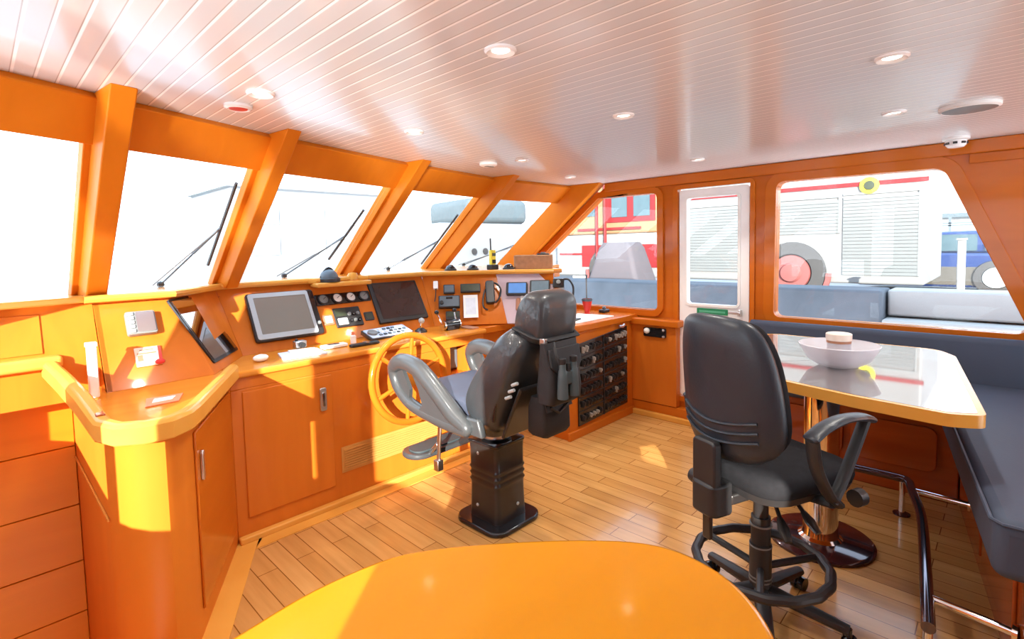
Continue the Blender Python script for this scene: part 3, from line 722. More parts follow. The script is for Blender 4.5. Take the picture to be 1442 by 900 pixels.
mb = MB(); mb.slab([(1.17, 2.92, .896), (1.42, 2.90, .896), (1.45, 3.10, .896), (1.22, 3.12, .896)], .008); ob('sheet', mb, PAPERB, t); mb = MB(); mb.slab([(1.25, 2.98, .905), (1.40, 2.95, .905), (1.43, 3.09, .905), (1.28, 3.12, .905)], .006); ob('sheet', mb, PAPER, t)
t = thing('small_camera', 'small silver camera on the counter under the plotter', 'camera', (1.36, 3.15, .9)); ob('body', MB().bx(1.33, 1.40, 3.12, 3.17, .91, .955), STEEL, t, bevel=.006); ob('lens', MB().tube([(1.365, 3.12, .932), (1.365, 3.095, .932)], .017, 14), BLACK, t); ob('knob', MB().ball((1.345, 3.145, .96), .01), BLACK, t)
t = thing('crumpled_tissue', 'small crumpled white tissue at the left end of the helm counter', 'tissue', (1.08, 3.0, .895))
mb = MB(); mb.ball((1.08, 3.0, .915), .035, sq=(1.2, .8, .6), seg=9); ob('tissue', mb, PAPER, t)
t = thing('remote_control', 'white and grey remote control on the counter below the mint button', 'remote', (1.52, 3.1, .895)); ob('body', MB().bx(1.46, 1.62, 3.02, 3.08, .896, .918), WHITE_MATT, t, bevel=.006); ob('keypad', MB().bx(1.50, 1.57, 3.035, 3.065, .918, .922), BLACK, t)
t = thing('black_pen_case', 'slim black case on the counter edge left of the wheel', 'case', (1.68, 2.96, .895)); ob('case', MB().bx(1.60, 1.80, 2.94, 2.98, .896, .915), BLACK, t, bevel=.006); ob('clip', MB().bx(1.70, 1.72, 2.935, 2.985, .915, .919), STEEL, t)
t = thing('small_bottle', 'small orange and white bottle standing below the dark control panel', 'bottle', (1.70, 3.10, .895)); ob('body', MB().lathe([(.018, 0), (.018, .045), (.010, .055)], (1.70, 3.10, .895), 14), PAPER, t); ob('cap', MB().lathe([(.012, 0), (.012, .018), (.008, .02)], (1.70, 3.10, .95), 14), ORANGE, t)
t = thing('white_post', 'slim white post standing upright on the counter beside left panel', 'tube', (.325, 3.0, .895))
ob('tube', MB().bx(.310, .345, 2.80, 2.83, .896, 1.125), WHITE, t, bevel=.006); ob('end_cap', MB().bx(.307, .348, 2.797, 2.833, 1.115, 1.135), WHITE_MATT, t, bevel=.004)
t = thing('orange_card', 'small orange and white card lying on the counter behind rounded corner', 'card', (.5, 2.6, .895))
mb = MB(); mb.slab([(.44, 2.46, .896), (.555, 2.46, .896), (.60, 2.58, .896), (.47, 2.60, .896)], .004); ob('sheet', mb, ORANGE, t); mb = MB(); mb.slab([(.47, 2.50, .9), (.54, 2.50, .9), (.565, 2.55, .9), (.49, 2.56, .9)], .002); ob('print_block', mb, PAPER, t)

# on the ledge
t = thing('compass', 'domed blue-grey compass on the small wooden shelf above the gauges', 'compass', (1.70, 3.40, 1.287))
ob('base', MB().lathe([(.075, 0), (.075, .02), (.065, .03)], (1.70, 3.40, 1.29), 24), BLACK, t); ob('dome', MB().ball((1.70, 3.40, 1.315), .062, z0=-.1), BLUEGREY, t); ob('hood', MB().tube([(1.64+.12*i/8, 3.40+.0, 1.318+.066*math.sin(PI*i/8)) for i in range(9)], .008, 8), BLACKG, t)
t = thing('wooden_cap', 'small round wooden cap beside the compass', 'cap', (1.88, 3.40, 1.287)); ob('cap', MB().lathe([(.038, 0), (.038, .03), (.028, .05), (.01, .055)], (1.88, 3.40, 1.29), 20), W_EDGE, t); ob('foot', MB().lathe([(.045, 0), (.045, .006), (.04, .008)], (1.88, 3.40, 1.287), 20), W_TOP, t)
def goggles(x, y, lab):
    t = thing('ventilation_cap', lab, 'cap', (x, y, 1.318))
    ob('foot', MB().lathe([(.05, 0), (.05, .012), (.04, .016)], (x, y, 1.318), 18), BLACK, t); ob('dome', MB().ball((x, y, 1.328), .042, z0=0, sq=(1, 1, .9)), BLACKG, t)
goggles(2.74, 3.35, 'black domed cap on the ledge, leftmost of the three'); goggles(2.87, 3.22, 'black domed cap on the ledge left of the yellow radio'); goggles(3.07, 3.00, 'black domed cap on the ledge between yellow radio and wicker basket')
t = thing('handheld_radio', 'yellow and black handheld radio with antenna standing on the ledge', 'radio', (2.99, 3.10, 1.318))
ob('body', MB().bx(2.965, 3.015, 3.09, 3.125, 1.345, 1.48), YELLOW, t, bevel=.008); ob('charger', MB().bx(2.95, 3.03, 3.075, 3.14, 1.318, 1.36), BLACK, t, bevel=.006); ob('antenna', MB().tube([(2.975, 3.11, 1.48), (2.973, 3.11, 1.575)], .006, 8), BLACK, t)
ob('keypad', MB().bx(2.972, 3.008, 3.086, 3.092, 1.37, 1.40), BLACKG, t); ob('display', MB().bx(2.972, 3.008, 3.086, 3.092, 1.43, 1.455), OLIVE, t)
t = thing('wicker_basket', 'wicker basket with dark objects inside on the ledge by the corner pillar', 'basket', (3.27, 2.90, 1.318))
BM = frame((3.27, 2.90, 1.318), (.62, -.78, 0), (0, 0, 1))
mb = MB(); mb.prism(rrect(-.16, .16, -.085, .085, .015), (0, .105), [rrect(-.15, .15, -.075, .075, .01)], M=BM); mb.prism(rrect(-.15, .15, -.075, .075, .01), (.003, .012), M=BM); ob('weave', mb, WICKER, t)
mb = MB(); mb.tube([BM @ V(p) for p in [(-.155, -.08, .107), (.155, -.08, .107), (.155, .08, .107), (-.155, .08, .107)]], .007, 6, True); ob('rim', mb, WICKER, t)
t = thing('dark_case', 'small dark case poking out of the wicker basket', 'case', (3.33, 2.83, 1.33)); mb = MB(); mb.prism(rrect(.03, .13, -.05, .05, .01), (.014, .125), M=BM); ob('case', mb, BLACK, t, bevel=.006); mb = MB(); mb.prism(rrect(.06, .10, -.02, .02, .01), (.125, .135), M=BM); ob('button', mb, GREYCASE, t)

# breaker-cabinet top
t = thing('white_chart', 'large white chart lying on the counter above the switchboard', 'chart', (3.6, 2.6, .885)); mb = MB(); mb.slab([(3.15, 2.46, .886), (3.80, 2.46, .886), (3.75, 2.80, .886), (3.2, 2.80, .886)], .006); ob('sheet', mb, PAPER, t); mb = MB(); mb.slab([(3.45, 2.52, .8925), (3.72, 2.52, .8925), (3.68, 2.72, .8925), (3.42, 2.72, .8925)], .002); ob('print_block', mb, PAPERB, t)
t = thing('parallel_ruler', 'black ruler lying on the white chart', 'ruler', (3.3, 2.5, .893)); mb = MB(); mb.slab([(3.17, 2.49, .8925), (3.45, 2.55, .8925), (3.44, 2.59, .8925), (3.16, 2.53, .8925)], .012); ob('blade', mb, BLACK, t, bevel=.003); mb = MB(); mb.ball((3.30, 2.54, .908), .012); ob('knob', mb, STEEL, t)
t = thing('red_tumbler', 'red tapered tumbler holding a dark stick by the starboard window', 'tumbler', (3.78, 2.80, .885))
ob('cup', MB().lathe([(.026, 0), (.027, .01), (.022, .02), (.042, .10), (.046, .135), (.043, .135), (.020, .03)], (3.80, 2.74, .885), 22), RED, t); ob('rim', MB().lathe([(.047, .118), (.049, .14), (.044, .14), (.043, .12)], (3.80, 2.74, .885), 22), BLUEGREY, t)
t = thing('dark_stick', 'thin dark stick standing in the red tumbler', 'stick', (3.80, 2.74, .9)); ob('shaft', MB().tube([(3.795, 2.74, .915), (3.80, 2.745, 1.20)], .006, 8), GREYCASE, t); ob('tip', MB().tube([(3.80, 2.745, 1.20), (3.802, 2.746, 1.24)], .009, 8), BLUEGREY, t)
for (x, y, lab) in ((3.98, 2.68, 'black clip right of the red tumbler'), (3.66, 2.92, 'black clip left of the red tumbler')):
    t = thing('desk_clip', lab+' on the counter', 'clip', (x, y, .885)); ob('body', MB().bx(x-.05, x+.05, y-.03, y+.03, .886, .915), BLACK, t, bevel=.008); ob('knob', MB().ball((x, y, .925), .018), BLUEGREY, t)

# ------------------------------------------------------------------ steering wheel
t = thing('steering_wheel', 'six-spoked varnished wooden ship steering wheel on the helm cabinet', 'steering wheel', (1.855, 2.70, .70))
Rw = .268; ax = V((0, -.995, .10)).normalized(); WM = frame((1.855, 2.70, .696), (1, 0, 0), ax)
ob('rim', MB().tube([WM @ V((Rw*math.cos(2*PI*k/48), Rw*math.sin(2*PI*k/48), 0)) for k in range(48)], .021, 12, True), W_DARK, t)
for k in range(6):
    a = math.radians(80+60*k); c, s = math.cos(a), math.sin(a)
    sp = ob('spoke', MB().tube([WM @ V((q*c, q*s, 0)) for q in (.04, .10, .16, .215, .25)], [.012, .010, .012, .014, .012], 10), W_DARK, t)
ob('hub', MB().lathe([(.055, -.025), (.058, 0), (.05, .02), (.02, .028)], seg=24, M=WM), W_TOP, t)
ob('shaft', MB().tube([WM @ V((0, 0, -.02)), WM @ V((0, 0, -.139))], .022, 14), CHROME, t)

# ------------------------------------------------------------------ helm chair
hc = thing('helm_chair', 'black leather helm chair on black box pedestal facing the wheel', 'chair', (1.95, 2.03, 0))
mb = MB(); mb.prism(rrect(1.765, 2.135, 1.845, 2.215, .09, 8), (0, .028)); ob('base_plate', mb, BLACKG, hc, bevel=.008)
a = .118
mb = MB()
prof = [(.116, .028), (.113, .12), (.1115, .20), (.112, .222), (.117, .235), (.112, .246), (.112, .258), (.117, .27), (.112, .281), (.112, .293), (.117, .305), (.112, .317), (.113, .40), (.114, .44)]
mb.loft([[(1.95+x, 2.03+y, z) for x, y in rrect(-q, q, -q, q, .03, 3)] for q, z in prof]); ob('pedestal', mb, BLACKS, hc, angle=50)
mb = MB(); mb.prism(rrect(1.95-.118, 1.95+.118, 2.03-.118, 2.03+.118, .03), (.44, .458)); ob('pedestal_cap', mb, BLACKG, hc, bevel=.004)
for (x, y, z, n) in ((1.842, 2.06, .39, (-1, 0, 0)), (1.838, 2.07, .10, (-1, 0, 0)), (1.99, 1.918, .10, (0, -1, 0)), (1.842, 1.97, .10, (-1, 0, 0))):
    if (x, y, z) == (1.842, 1.97, .10): continue
    ob('bolt', MB().lathe([(.009, 0), (.009, .006), (.004, .008)], seg=12, M=frame((x, y, z), (0, 0, 1), n)), LIGHTGREY, hc)
ob('swivel_ring', MB().lathe([(.07, 0), (.085, .012), (.085, .04), (.07, .055)], (1.95, 2.03, .458), 28), STEEL, hc)
mb = MB(); mb.loft([[(1.95+x*s, 2.06+y*s2, z) for x, y in rrect(-.18, .18, -.2, .2, .06)] for s, s2, z in ((.6, .6, .505), (1, 1, .535), (1.15, 1.15, .60))]); ob('seat_pan', mb, SILVER, hc)
def cushion(x0, x1, prof, name, mat, parent, edge=.05, bulge=.03):
    """side profile (y,z) swept in x with pillowed sides"""
    n = 9; rings = []
    cy = sum(p[0] for p in prof)/len(prof); cz = sum(p[1] for p in prof)/len(prof)
    pr = spline([(p[0], p[1], 0) for p in prof], 5, True)
    for i in range(n):
        tt = i/(n-1); x = x0+(x1-x0)*tt
        e = min(tt, 1-tt)*(x1-x0)
        s = 1.0 if e >= edge else 1-(bulge/.12)*(1-e/edge)**2
        rings.append([(x, cy+(p[0]-cy)*s, cz+(p[1]-cz)*s) for p in pr])
    xs = [x0, x0+edge*.15, x0+edge*.5, x0+edge, (x0+x1)/2, x1-edge, x1-edge*.5, x1-edge*.15, x1]
    out = []
    for i, x in enumerate(xs):
        e = min(x-x0, x1-x); s = 1.0 if e >= edge else 1-(bulge/.10)*(1-e/edge)**2
        out.append([(x, cy+(p[0]-cy)*s, cz+(p[1]-cz)*s) for p in pr])
    return ob(name, MB().loft(out), mat, parent, angle=60)
cushion(1.715, 2.185, [(1.93, .62), (2.15, .615), (2.42, .64), (2.47, .69), (2.43, .735), (2.2, .72), (1.98, .715), (1.90, .67)], 'seat_cushion', SEATFAB, hc)
bk = cushion(1.68, 2.14, [(1.86, .575), (1.985, .60), (2.03, .70), (1.97, .83), (1.85, .98), (1.775, 1.07), (1.70, 1.115), (1.62, 1.09), (1.60, 1.02), (1.68, .84), (1.76, .68), (1.80, .60)], 'backrest', LEATHER, hc, edge=.085, bulge=.03)
mb = MB(); mb.tube(spline([(1.695, 1.78, .66), (1.692, 1.75, .78), (1.695, 1.69, .93), (1.72, 1.66, 1.06)], 6), .007, 6); sub('piping', mb, BLACKG, bk)
hr = cushion(1.745, 2.025, [(1.70, 1.075), (1.685, 1.20), (1.63, 1.285), (1.55, 1.29), (1.505, 1.255), (1.505, 1.15), (1.53, 1.06), (1.63, 1.045)], 'headrest', LEATHER, hc, edge=.06, bulge=.025)
mb = MB(); mb.loft([[(x, y, z) for x, y in rrect(1.80, 2.0, y0, y0+.10, .03)] for y0, z in ((1.62, 1.0), (1.57, 1.10))]); ob('neck', mb, LEATHER, hc)
mb = MB(); mb.tube([(1.745, 1.68, 1.12), (1.748, 1.56, 1.085), (1.78, 1.505, 1.075), (2.0, 1.505, 1.075), (2.025, 1.55, 1.085), (2.025, 1.68, 1.12)], .017, 8, sy=.5); ob('strap', mb, CANVAS, hc)
# rear shell with vents
mb = MB(); mb.slab([(1.74, 1.785, .57), (2.10, 1.785, .57), (2.10, 1.655, .84), (1.74, 1.655, .84)], .02); ob('back_shell', mb, BLACKS, hc, bevel=.01)
for k in range(3):
    ob('vent_slot', MB().tube([(1.70, 1.700-.022*k, .79+.035*k), (1.70, 1.665-.022*k, .805+.035*k)], .008, 8), LIGHTGREY, hc)
def armrest(x0, sgn):
    loop = spline([(x0, 2.56, .80), (x0, 2.52, .852), (x0, 2.43, .868), (x0, 2.31, .842), (x0, 2.17, .755), (x0, 2.03, .655), (x0, 1.93, .60), (x0, 2.03, .592), (x0, 2.22, .605), (x0, 2.40, .635), (x0, 2.52, .71)], 6, True)
    n_ = len(loop); rad = [.048 if 3 < i_ < n_*.5 else (.042 if i_ <= 3 else .034) for i_ in range(n_)]
    rad = [(rad[i_-2]+rad[i_-1]+rad[i_]+rad[(i_+1) % n_]+rad[(i_+2) % n_])/5 for i_ in range(n_)]
    o = ob('armrest', MB().tube(loop, rad, 12, True), SILVER, hc, angle=70)
    mb = MB(); mb.prism([(1.92, .59), (2.04, .675), (2.18, .775), (2.30, .845), (2.37, .84), (2.30, .74), (2.27, .66), (2.32, .615), (2.1, .59)], (x0-.028, x0+.028), M=YZ); sub('arm_panel', mb, SILVER, o, bevel=.008)
    mb = MB(); mb.prism([(2.41, .655), (2.51, .72), (2.55, .79), (2.47, .83), (2.40, .72)], (x0-.01, x0+.012), M=YZ); sub('inner_web', mb, SILVER, o)
    return o
armrest(1.655, -1); armrest(2.245, 1)
for x in (1.66, 2.20):
    mb = MB(); mb.loft([[(x, y, z) for y, z in ((1.83, .57), (2.30, .575), (2.16, .64), (1.86, .66))], [(x+.04, y, z) for y, z in ((1.83, .57), (2.30, .575), (2.16, .64), (1.86, .66))]])
    ob('side_bracket', mb, SILVER, hc, bevel=.01)
# fold-out footrest
FR = [(1.80, 2.20), (1.66, 2.24), (1.60, 2.30), (1.59, 2.50), (1.64, 2.60), (1.74, 2.62), (1.84, 2.56), (2.02, 2.40), (2.05, 2.2)]
mb = MB(); mb.prism(rrect(1.62, 2.12, 2.33, 2.52, .09, 8), (.325, .355)); fr_ = ob('footrest', mb, SILVER, hc, bevel=.01)
mb = MB(); mb.prism(rrect(1.66, 2.08, 2.365, 2.485, .05, 6), (.355, .362)); sub('tread', mb, RUBBER, fr_)
mb = MB(); mb.tube([(1.73, 2.24, .58), (1.73, 2.26, .42), (1.73, 2.27, .30)], .016, 8, sy=.6); mb.tube([(1.73, 2.27, .42), (1.73, 2.34, .35)], .012, 8); mb.bx(1.71, 1.75, 2.25, 2.29, .27, .33); ob('footrest_bracket', mb, STEEL, hc, bevel=.004)
mb = MB(); mb.tube([(1.95, 2.13, .47), (1.95, 2.24, .40), (1.95, 2.33, .355)], .022, 8); ob('footrest_arm', mb, BLACK, hc)

# bag and binoculars hung on the chair
t = thing('black_pouch', 'black nylon pouch hanging from the headrest of the helm chair', 'bag', (1.89, 1.50, .80))
PX, PY = 1.86, 1.505
mb = MB(); mb.loft([[(PX+x, PY+y, z) for x, y in rrect(-a_, a_, -b_, b_, min(a_, b_)*.6)] for a_, b_, z in ((.085, .03, .775), (.115, .05, .79), (.118, .055, .85), (.11, .045, .93), (.115, .03, 1.0), (.12, .014, 1.065))]); ob('body', mb, CANVAS, t, angle=60)
mb = MB(); mb.slab([(PX-.11, PY-.035, 1.04), (PX+.11, PY-.035, 1.04), (PX+.11, PY-.05, .96), (PX+.06, PY-.058, .92), (PX-.06, PY-.058, .92), (PX-.11, PY-.05, .96)], .012); ob('flap', mb, CANVAS, t, bevel=.004)
mb = MB(); mb.tube([(1.765, 1.53, 1.07), (1.765, 1.50, .99), (1.80, 1.455, .90)], .008, 8); st = ob('strap', mb, CANVAS, t); mb = MB(); mb.bx(1.752, 1.775, 1.50, 1.53, 1.055, 1.085); sub('buckle', mb, STEEL, st, bevel=.003)
t = thing('black_case', 'black boxy case hanging low behind the helm chair', 'bag', (1.90, 1.61, .6))
mb = MB(); mb.loft([[(1.895+x, 1.60+y, z) for x, y in rrect(-a_, a_, -b_, b_, .02)] for a_, b_, z in ((.085, .05, .60), (.10, .06, .62), (.10, .055, .74), (.095, .04, .79))]); ob('body', mb, CANVAS, t, angle=50)
mb = MB(); mb.tube([(1.83, 1.535, .75), (1.88, 1.525, .715), (1.96, 1.525, .75)], .008, 8); ob('handle', mb, BLACK, t); mb = MB(); mb.slab([(1.80, 1.545, .78), (1.99, 1.545, .78), (1.99, 1.53, .73), (1.80, 1.53, .73)], .006); ob('flap', mb, BLACK, t)
t = thing('binoculars', 'grey-green rubber-armoured binoculars hanging from the helm chair', 'binoculars', (1.87, 1.41, .9))
for x in (1.785, 1.865):
    b_ = ob('barrel', MB().lathe([(.012, .14), (.016, .135), (.016, .11), (.019, .105), (.022, .065), (.025, .0), (.025, -.018), (.021, -.02)], (x, 1.425, .84), 20), RUBBER, t)
    sub('eyecup', MB().lathe([(.014, .135), (.017, .14), (.017, .162), (.012, .164)], (x, 1.425, .84), 16), BLACK, b_)
ob('bridge', MB().bx(1.795, 1.855, 1.417, 1.433, .88, .94), RUBBER, t, bevel=.005); ob('focus_knob', MB().tube([(1.825, 1.425, .94), (1.825, 1.425, .975)], .011, 12), BLACK, t)
ob('neck_strap', MB().tube(spline([(1.78, 1.425, .96), (1.765, 1.445, 1.02), (1.79, 1.475, 1.07)], 6), .006, 6), CANVAS, t)

# ------------------------------------------------------------------ dining table
TT = rpoly([(2.285, .05), (3.52, .225), (3.56, 1.15), (2.50, 1.10)], [.09, .12, .1, .08])
TT = rpoly([(2.42, 1.15), (2.395, .72), (2.315, .43), (2.275, .14), (2.325, .047), (3.42, .195), (3.58, .28), (3.60, 1.15)], [.02, .15, .15, .08, .05, .12, .12, .1])
t = thing('dining_table', 'glossy mirror-topped table with orange wooden edge on chrome pedestal', 'table', (2.9, .63, 0))
mb = MB(); mb.prism(offset(TT, -.022), (.868, .9008)); ob('tabletop', mb, TABLEMIRROR, t, smooth=False)
mb = MB(); mb.prism(TT, (.855, .9), [offset(TT, -.0215)]); ob('edge_band', mb, W_EDGE, t, bevel=.008, seg=3)
mb = MB(); mb.prism(offset(TT, -.03), (.846, .868)); ob('underside', mb, W_DARK, t)
ob('pedestal', MB().lathe([(.10, .022), (.082, .035), (.078, .06), (.078, .80), (.11, .845)], (2.87, .66, 0), 32), CHROME, t)
ob('base_disc', MB().lathe([(.235, 0), (.235, .012), (.22, .022), (.02, .024)], (2.87, .66, 0), 48), DARKDISC, t)

t = thing('frosted_bowl', 'shallow frosted glass bowl on the mirror-topped table', 'bowl', (2.80, .57, .901))
BO = (2.83, .585, .901)
ob('bowl', MB().lathe([(.06, 0), (.09, .008), (.13, .035), (.153, .075), (.168, .105), (.164, .108), (.148, .078), (.125, .042), (.086, .014), (.01, .010)], BO, 40), FROSTED, t)
t = thing('candle_jar', 'cream candle in a jar with brown band standing in the bowl', 'candle', (2.83, .585, .915))
ob('jar', MB().lathe([(.045, .0), (.050, .01), (.050, .10), (.047, .10), (.045, .02)], (2.83, .585, .914), 28), FROSTED, t)
ob('wax', MB().lathe([(.043, .012), (.045, .02), (.045, .085), (.01, .088)], (2.83, .585, .914), 28), CREAM, t)
ob('band', MB().lathe([(.0515, .10), (.0515, .112), (.048, .112), (.048, .10)], (2.83, .585, .914), 28), BROWN, t)
ob('lid', MB().lathe([(.053, .112), (.054, .118), (.054, .142), (.049, .145), (.01, .148)], (2.83, .585, .914), 28), CREAM, t)

# ------------------------------------------------------------------ office chair
oc = thing('office_chair', 'black drafting chair with foot ring pulled up to the mirror-topped table', 'chair', (2.10, .69, 0), math.radians(-22), world=False)
# local: chair faces +x
def sm(pts): return spline(pts, 5, True)
# backrest shell: outline in (y,z), curved
def shell(name, mat, x, outline, thick, curve, parent, zmid):
    n = len(outline); cy = 0; cz = sum(p[1] for p in outline)/n
    def P(y, z, xo): return (x+xo+curve*(y*y)*6+((z-zmid)*-.10), y, z)
    rings = []
    for s, xo in ((.0, -.0), (.55, -.012), (.86, -.008), (.97, .006), (1, .02), (1.0, thick-.015), (.95, thick), (.5, thick+.004), (0.0, thick+.005)):
        s = max(s, .02)
        rings.append([P(y*s, cz+(z-cz)*s, xo) for y, z in outline])
    return ob(name, MB().loft(rings), mat, parent, angle=60)
OUT = [(p[0], p[1]) for p in sm([(-.14, .715, 0), (0, .695, 0), (.14, .715, 0), (.215, .79, 0), (.225, .92, 0), (.205, 1.10, 0), (.16, 1.205, 0), (.08, 1.235, 0), (0, 1.24, 0), (-.08, 1.235, 0), (-.16, 1.205, 0), (-.205, 1.10, 0), (-.225, .92, 0), (-.215, .79, 0)])]
bk = shell('backrest', VINYL, -.255, OUT, .045, .25, oc, .9)
fb = shell('back_cushion', FABRIC, -.215, [(y*.95, .965+(z-.965)*.96) for y, z in OUT], .05, .25, oc, .9)
for k in range(3):
    z = .845-.035*k
    pts = [(-.17+.34*i/12, z-.028*math.cos((i/12-.5)*PI)+.028) for i in range(13)]
    mb = MB(); mb.tube([(-.268+.25*y*y*6-(zz-.9)*.10, y, zz) for y, zz in pts], .006, 6); o = ob('ridge', mb, VINYL, None); o.parent = bk
mb = MB(); mb.loft([[(x, y, z) for y, z in rrect(-.055, .055, .50, .78, .02)] for x in (-.30, -.262)]); ob('spine_cover', mb, BLACK, oc, bevel=.008)
mb = MB(); mb.loft([[(x, y, z) for x, y in rrect(-.31, -.20, -.06, .06, .03)] for z in (.50, .62)]); ob('spine_housing', mb, BLACK, oc, bevel=.01)
mb = MB(); mb.bx(-.285, -.268, -.018, .018, .40, .51); ob('spine_bar', mb, BLACKS, oc, bevel=.003)
mb = MB(); mb.lathe([(.028, 0), (.03, .02), (.026, .04), (.01, .045)], seg=14, M=frame((-.255, .06, .60), (0, 0, 1), (0, 1, 0))); ob('knob', mb, BLACK, oc)
mb = MB(); rr = [(x, y) for x, y in rpoly([(-.2, -.22), (.27, -.235), (.27, .235), (-.2, .22)], [.13, .1, .1, .13], 7)]
mb.loft([[(x*s, y*s, z) for x, y in rr] for s, z in ((.90, .585), (.97, .60), (1, .625), (.985, .65), (.9, .668), (.6, .674), (.1, .674))]); ob('seat_cushion', mb, FABRIC, oc, angle=60)
mb = MB(); mb.loft([[(x*s, y*s, z) for x, y in rr] for s, z in ((.6, .565), (.93, .572), (.975, .60))]); ob('seat_shell', mb, BLACK, oc)
mb = MB(); mb.bx(-.22, .10, -.06, .06, .535, .575); ob('mechanism', mb, BLACKS, oc, bevel=.008)
for (a0, b0) in (((-.02, -.06, .55), (-.10, -.20, .44)), ((.06, -.06, .55), (.03, -.22, .45))):
    mb = MB(); A_, B_ = V(a0), V(b0); mb.tube([A_, A_.lerp(B_, .6)], .008, 8); mb.tube([A_.lerp(B_, .55), A_.lerp(B_, .75), B_], [.012, .022, .014], 10, sy=.5); ob('lever', mb, BLACKS, oc)
mb = MB(); mb.tube([(0, 0, .30), (0, 0, .42)], .036, 20); mb.tube([(0, 0, .42), (0, 0, .55)], .028, 20); mb.tube([(0, 0, .10), (0, 0, .31)], .041, 20); ob('gas_column', mb, BLACK, oc)
for z in (.385, .30, .175, .16): 
    mb = MB(); mb.tube([(0, 0, z), (0, 0, z+.006)], .0425, 20); ob('column_ring', mb, GREYCASE, oc)
RZ = .235
def wob(k): return .240+.0025*math.cos(k*2*PI/64*16)
fr_ = ob('foot_ring', MB().tube([(wob(k)*math.cos(2*PI*k/64), wob(k)*math.sin(2*PI*k/64), RZ) for k in range(64)], .019, 10, True), BLACK, oc)
for k in range(3):
    a_ = math.radians(100+120*k); o = ob('ring_spoke', MB().tube([(.03*math.cos(a_), .03*math.sin(a_), RZ-.02), (.235*math.cos(a_), .235*math.sin(a_), RZ)], .014, 8), BLACK, None); o.parent = fr_
for k in range(5):
    a_ = math.radians(-62+72*k); c_, s_ = math.cos(a_), math.sin(a_)
    lg = ob('leg', MB().tube([(.03*c_, .03*s_, .125), (.15*c_, .15*s_, .105), (.30*c_, .30*s_, .08)], [.03, .028, .022], 10, sy=.8), BLACK, oc)
    mb = MB(); q = V((.30*c_, .30*s_, .028)); w = V((-s_, c_, 0)); mb.tube([q-w*.026, q-w*.006], .028, 14); mb.tube([q+w*.006, q+w*.026], .028, 14); mb.tube([q+V((0, 0, .01)), q+V((0, 0, .06))], .010, 8); o = ob('caster', mb, BLACKG, None); o.parent = lg
for sy_ in (-1, 1):
    y = .285*sy_
    mb = MB(); pad = spline([(-.115, y, .838), (-.05, y, .868), (.05, y, .885), (.15, y, .878), (.20, y, .862)], 6); mb.tube(pad, [.018]+[.03]*(len(pad)-2)+[.018], 12, sy=.45); am = ob('armrest_pad', mb, VINYL, oc)
    mb = MB(); mb.tube(spline([(-.10, y, .835), (-.08, y, .74), (-.02, y, .64), (.04, y*.98, .585)], 6), .026, 10, sy=.6); mb.tube(spline([(.17, y, .862), (.10, y, .74), (.04, y, .645), (0, y, .60)], 6), .022, 10, sy=.6); mb.tube([(.03, y*.97, .585), (.03, y*.6, .57)], .03, 10, sy=.5); ob('arm_support', mb, BLACK, oc)
    if sy_ < 0:
        mb = MB(); mb.lathe([(.03, 0), (.03, .035), (.02, .04)], seg=14, M=frame((.10, y-.015, .60), (0, 0, 1), (1, 0, 0))); ob('arm_knob', mb, BLACK, oc)

# ------------------------------------------------------------------ settee
t = thing('settee', 'raised L-shaped settee with slate-grey cushions along the starboard corner', 'settee', (3.2, -.3, 0))
SD = V((1.59, .25, 0)).normalized(); SN = V((.157, -1, 0))
mb = MB(); mb.prism([(2.22, -.06), (3.74, .18), (4.09, .18), (4.09, -.62), (2.22, -.62)], (0, .47)); ob('base', mb, W_LOW, t, bevel=.006)
mb = MB(); mb.bx(3.74, 4.09, .185, 1.36, 0, .47); ob('base', mb, W_LOW, t, bevel=.006)
mb = MB(); mb.prism([(2.16, -.075), (2.225, -.065), (2.225, -.64), (2.16, -.64)], (0, .472)); ob('end_panel', mb, W_FRONT, t, bevel=.006)
for y0, y1 in ((.28, .70), (.74, 1.25)):
    mb = MB(); mb.prism(rrect(y0, y1, .16, .42, .05), (3.722, 3.74), M=YZ); ob('locker_panel', mb, W_LOW, t, bevel=.004)
SF = frame((2.22, -.06, 0), SD, (SD.y, -SD.x, 0))
SF = frame((2.22, -.06, 0), SD, (-SD.y, SD.x, 0))
for x0, x1 in ((.12, .72), (.78, 1.42)):
    mb = MB(); mb.slab([V((2.22, -.06, z))+SD*q for q, z in ((x1, .10), (x0, .10), (x0, .42), (x1, .42))], .012); ob('locker_panel', mb, W_LOW, t, bevel=.004)
mb = MB(); mb.prism([(2.07, .02), (3.66, .27), (4.0, .27), (4.0, -.66), (2.07, -.66)], (.475, .655)); ob('seat_cushion', mb, GREYPAD, t, bevel=.035, seg=4)
mb = MB(); mb.bx(3.66, 4.0, .275, 1.36, .475, .655); ob('seat_cushion', mb, GREYPAD, t, bevel=.03, seg=4)
mb = MB(); mb.prism([(3.965, .64), (4.085, .64), (4.09, .905), (4.0, .925), (3.975, .90)], (-2.0, 1.40), M=XZ); 
ob('back_cushion', mb, GREYPAD, t, bevel=.012, seg=3)
ob('piping', MB().tube([(2.074, -.6, .645), (2.074, 0.0, .645), (2.10, .026, .645), (3.6, .262, .645)], .006, 6), GREYPAD, t)

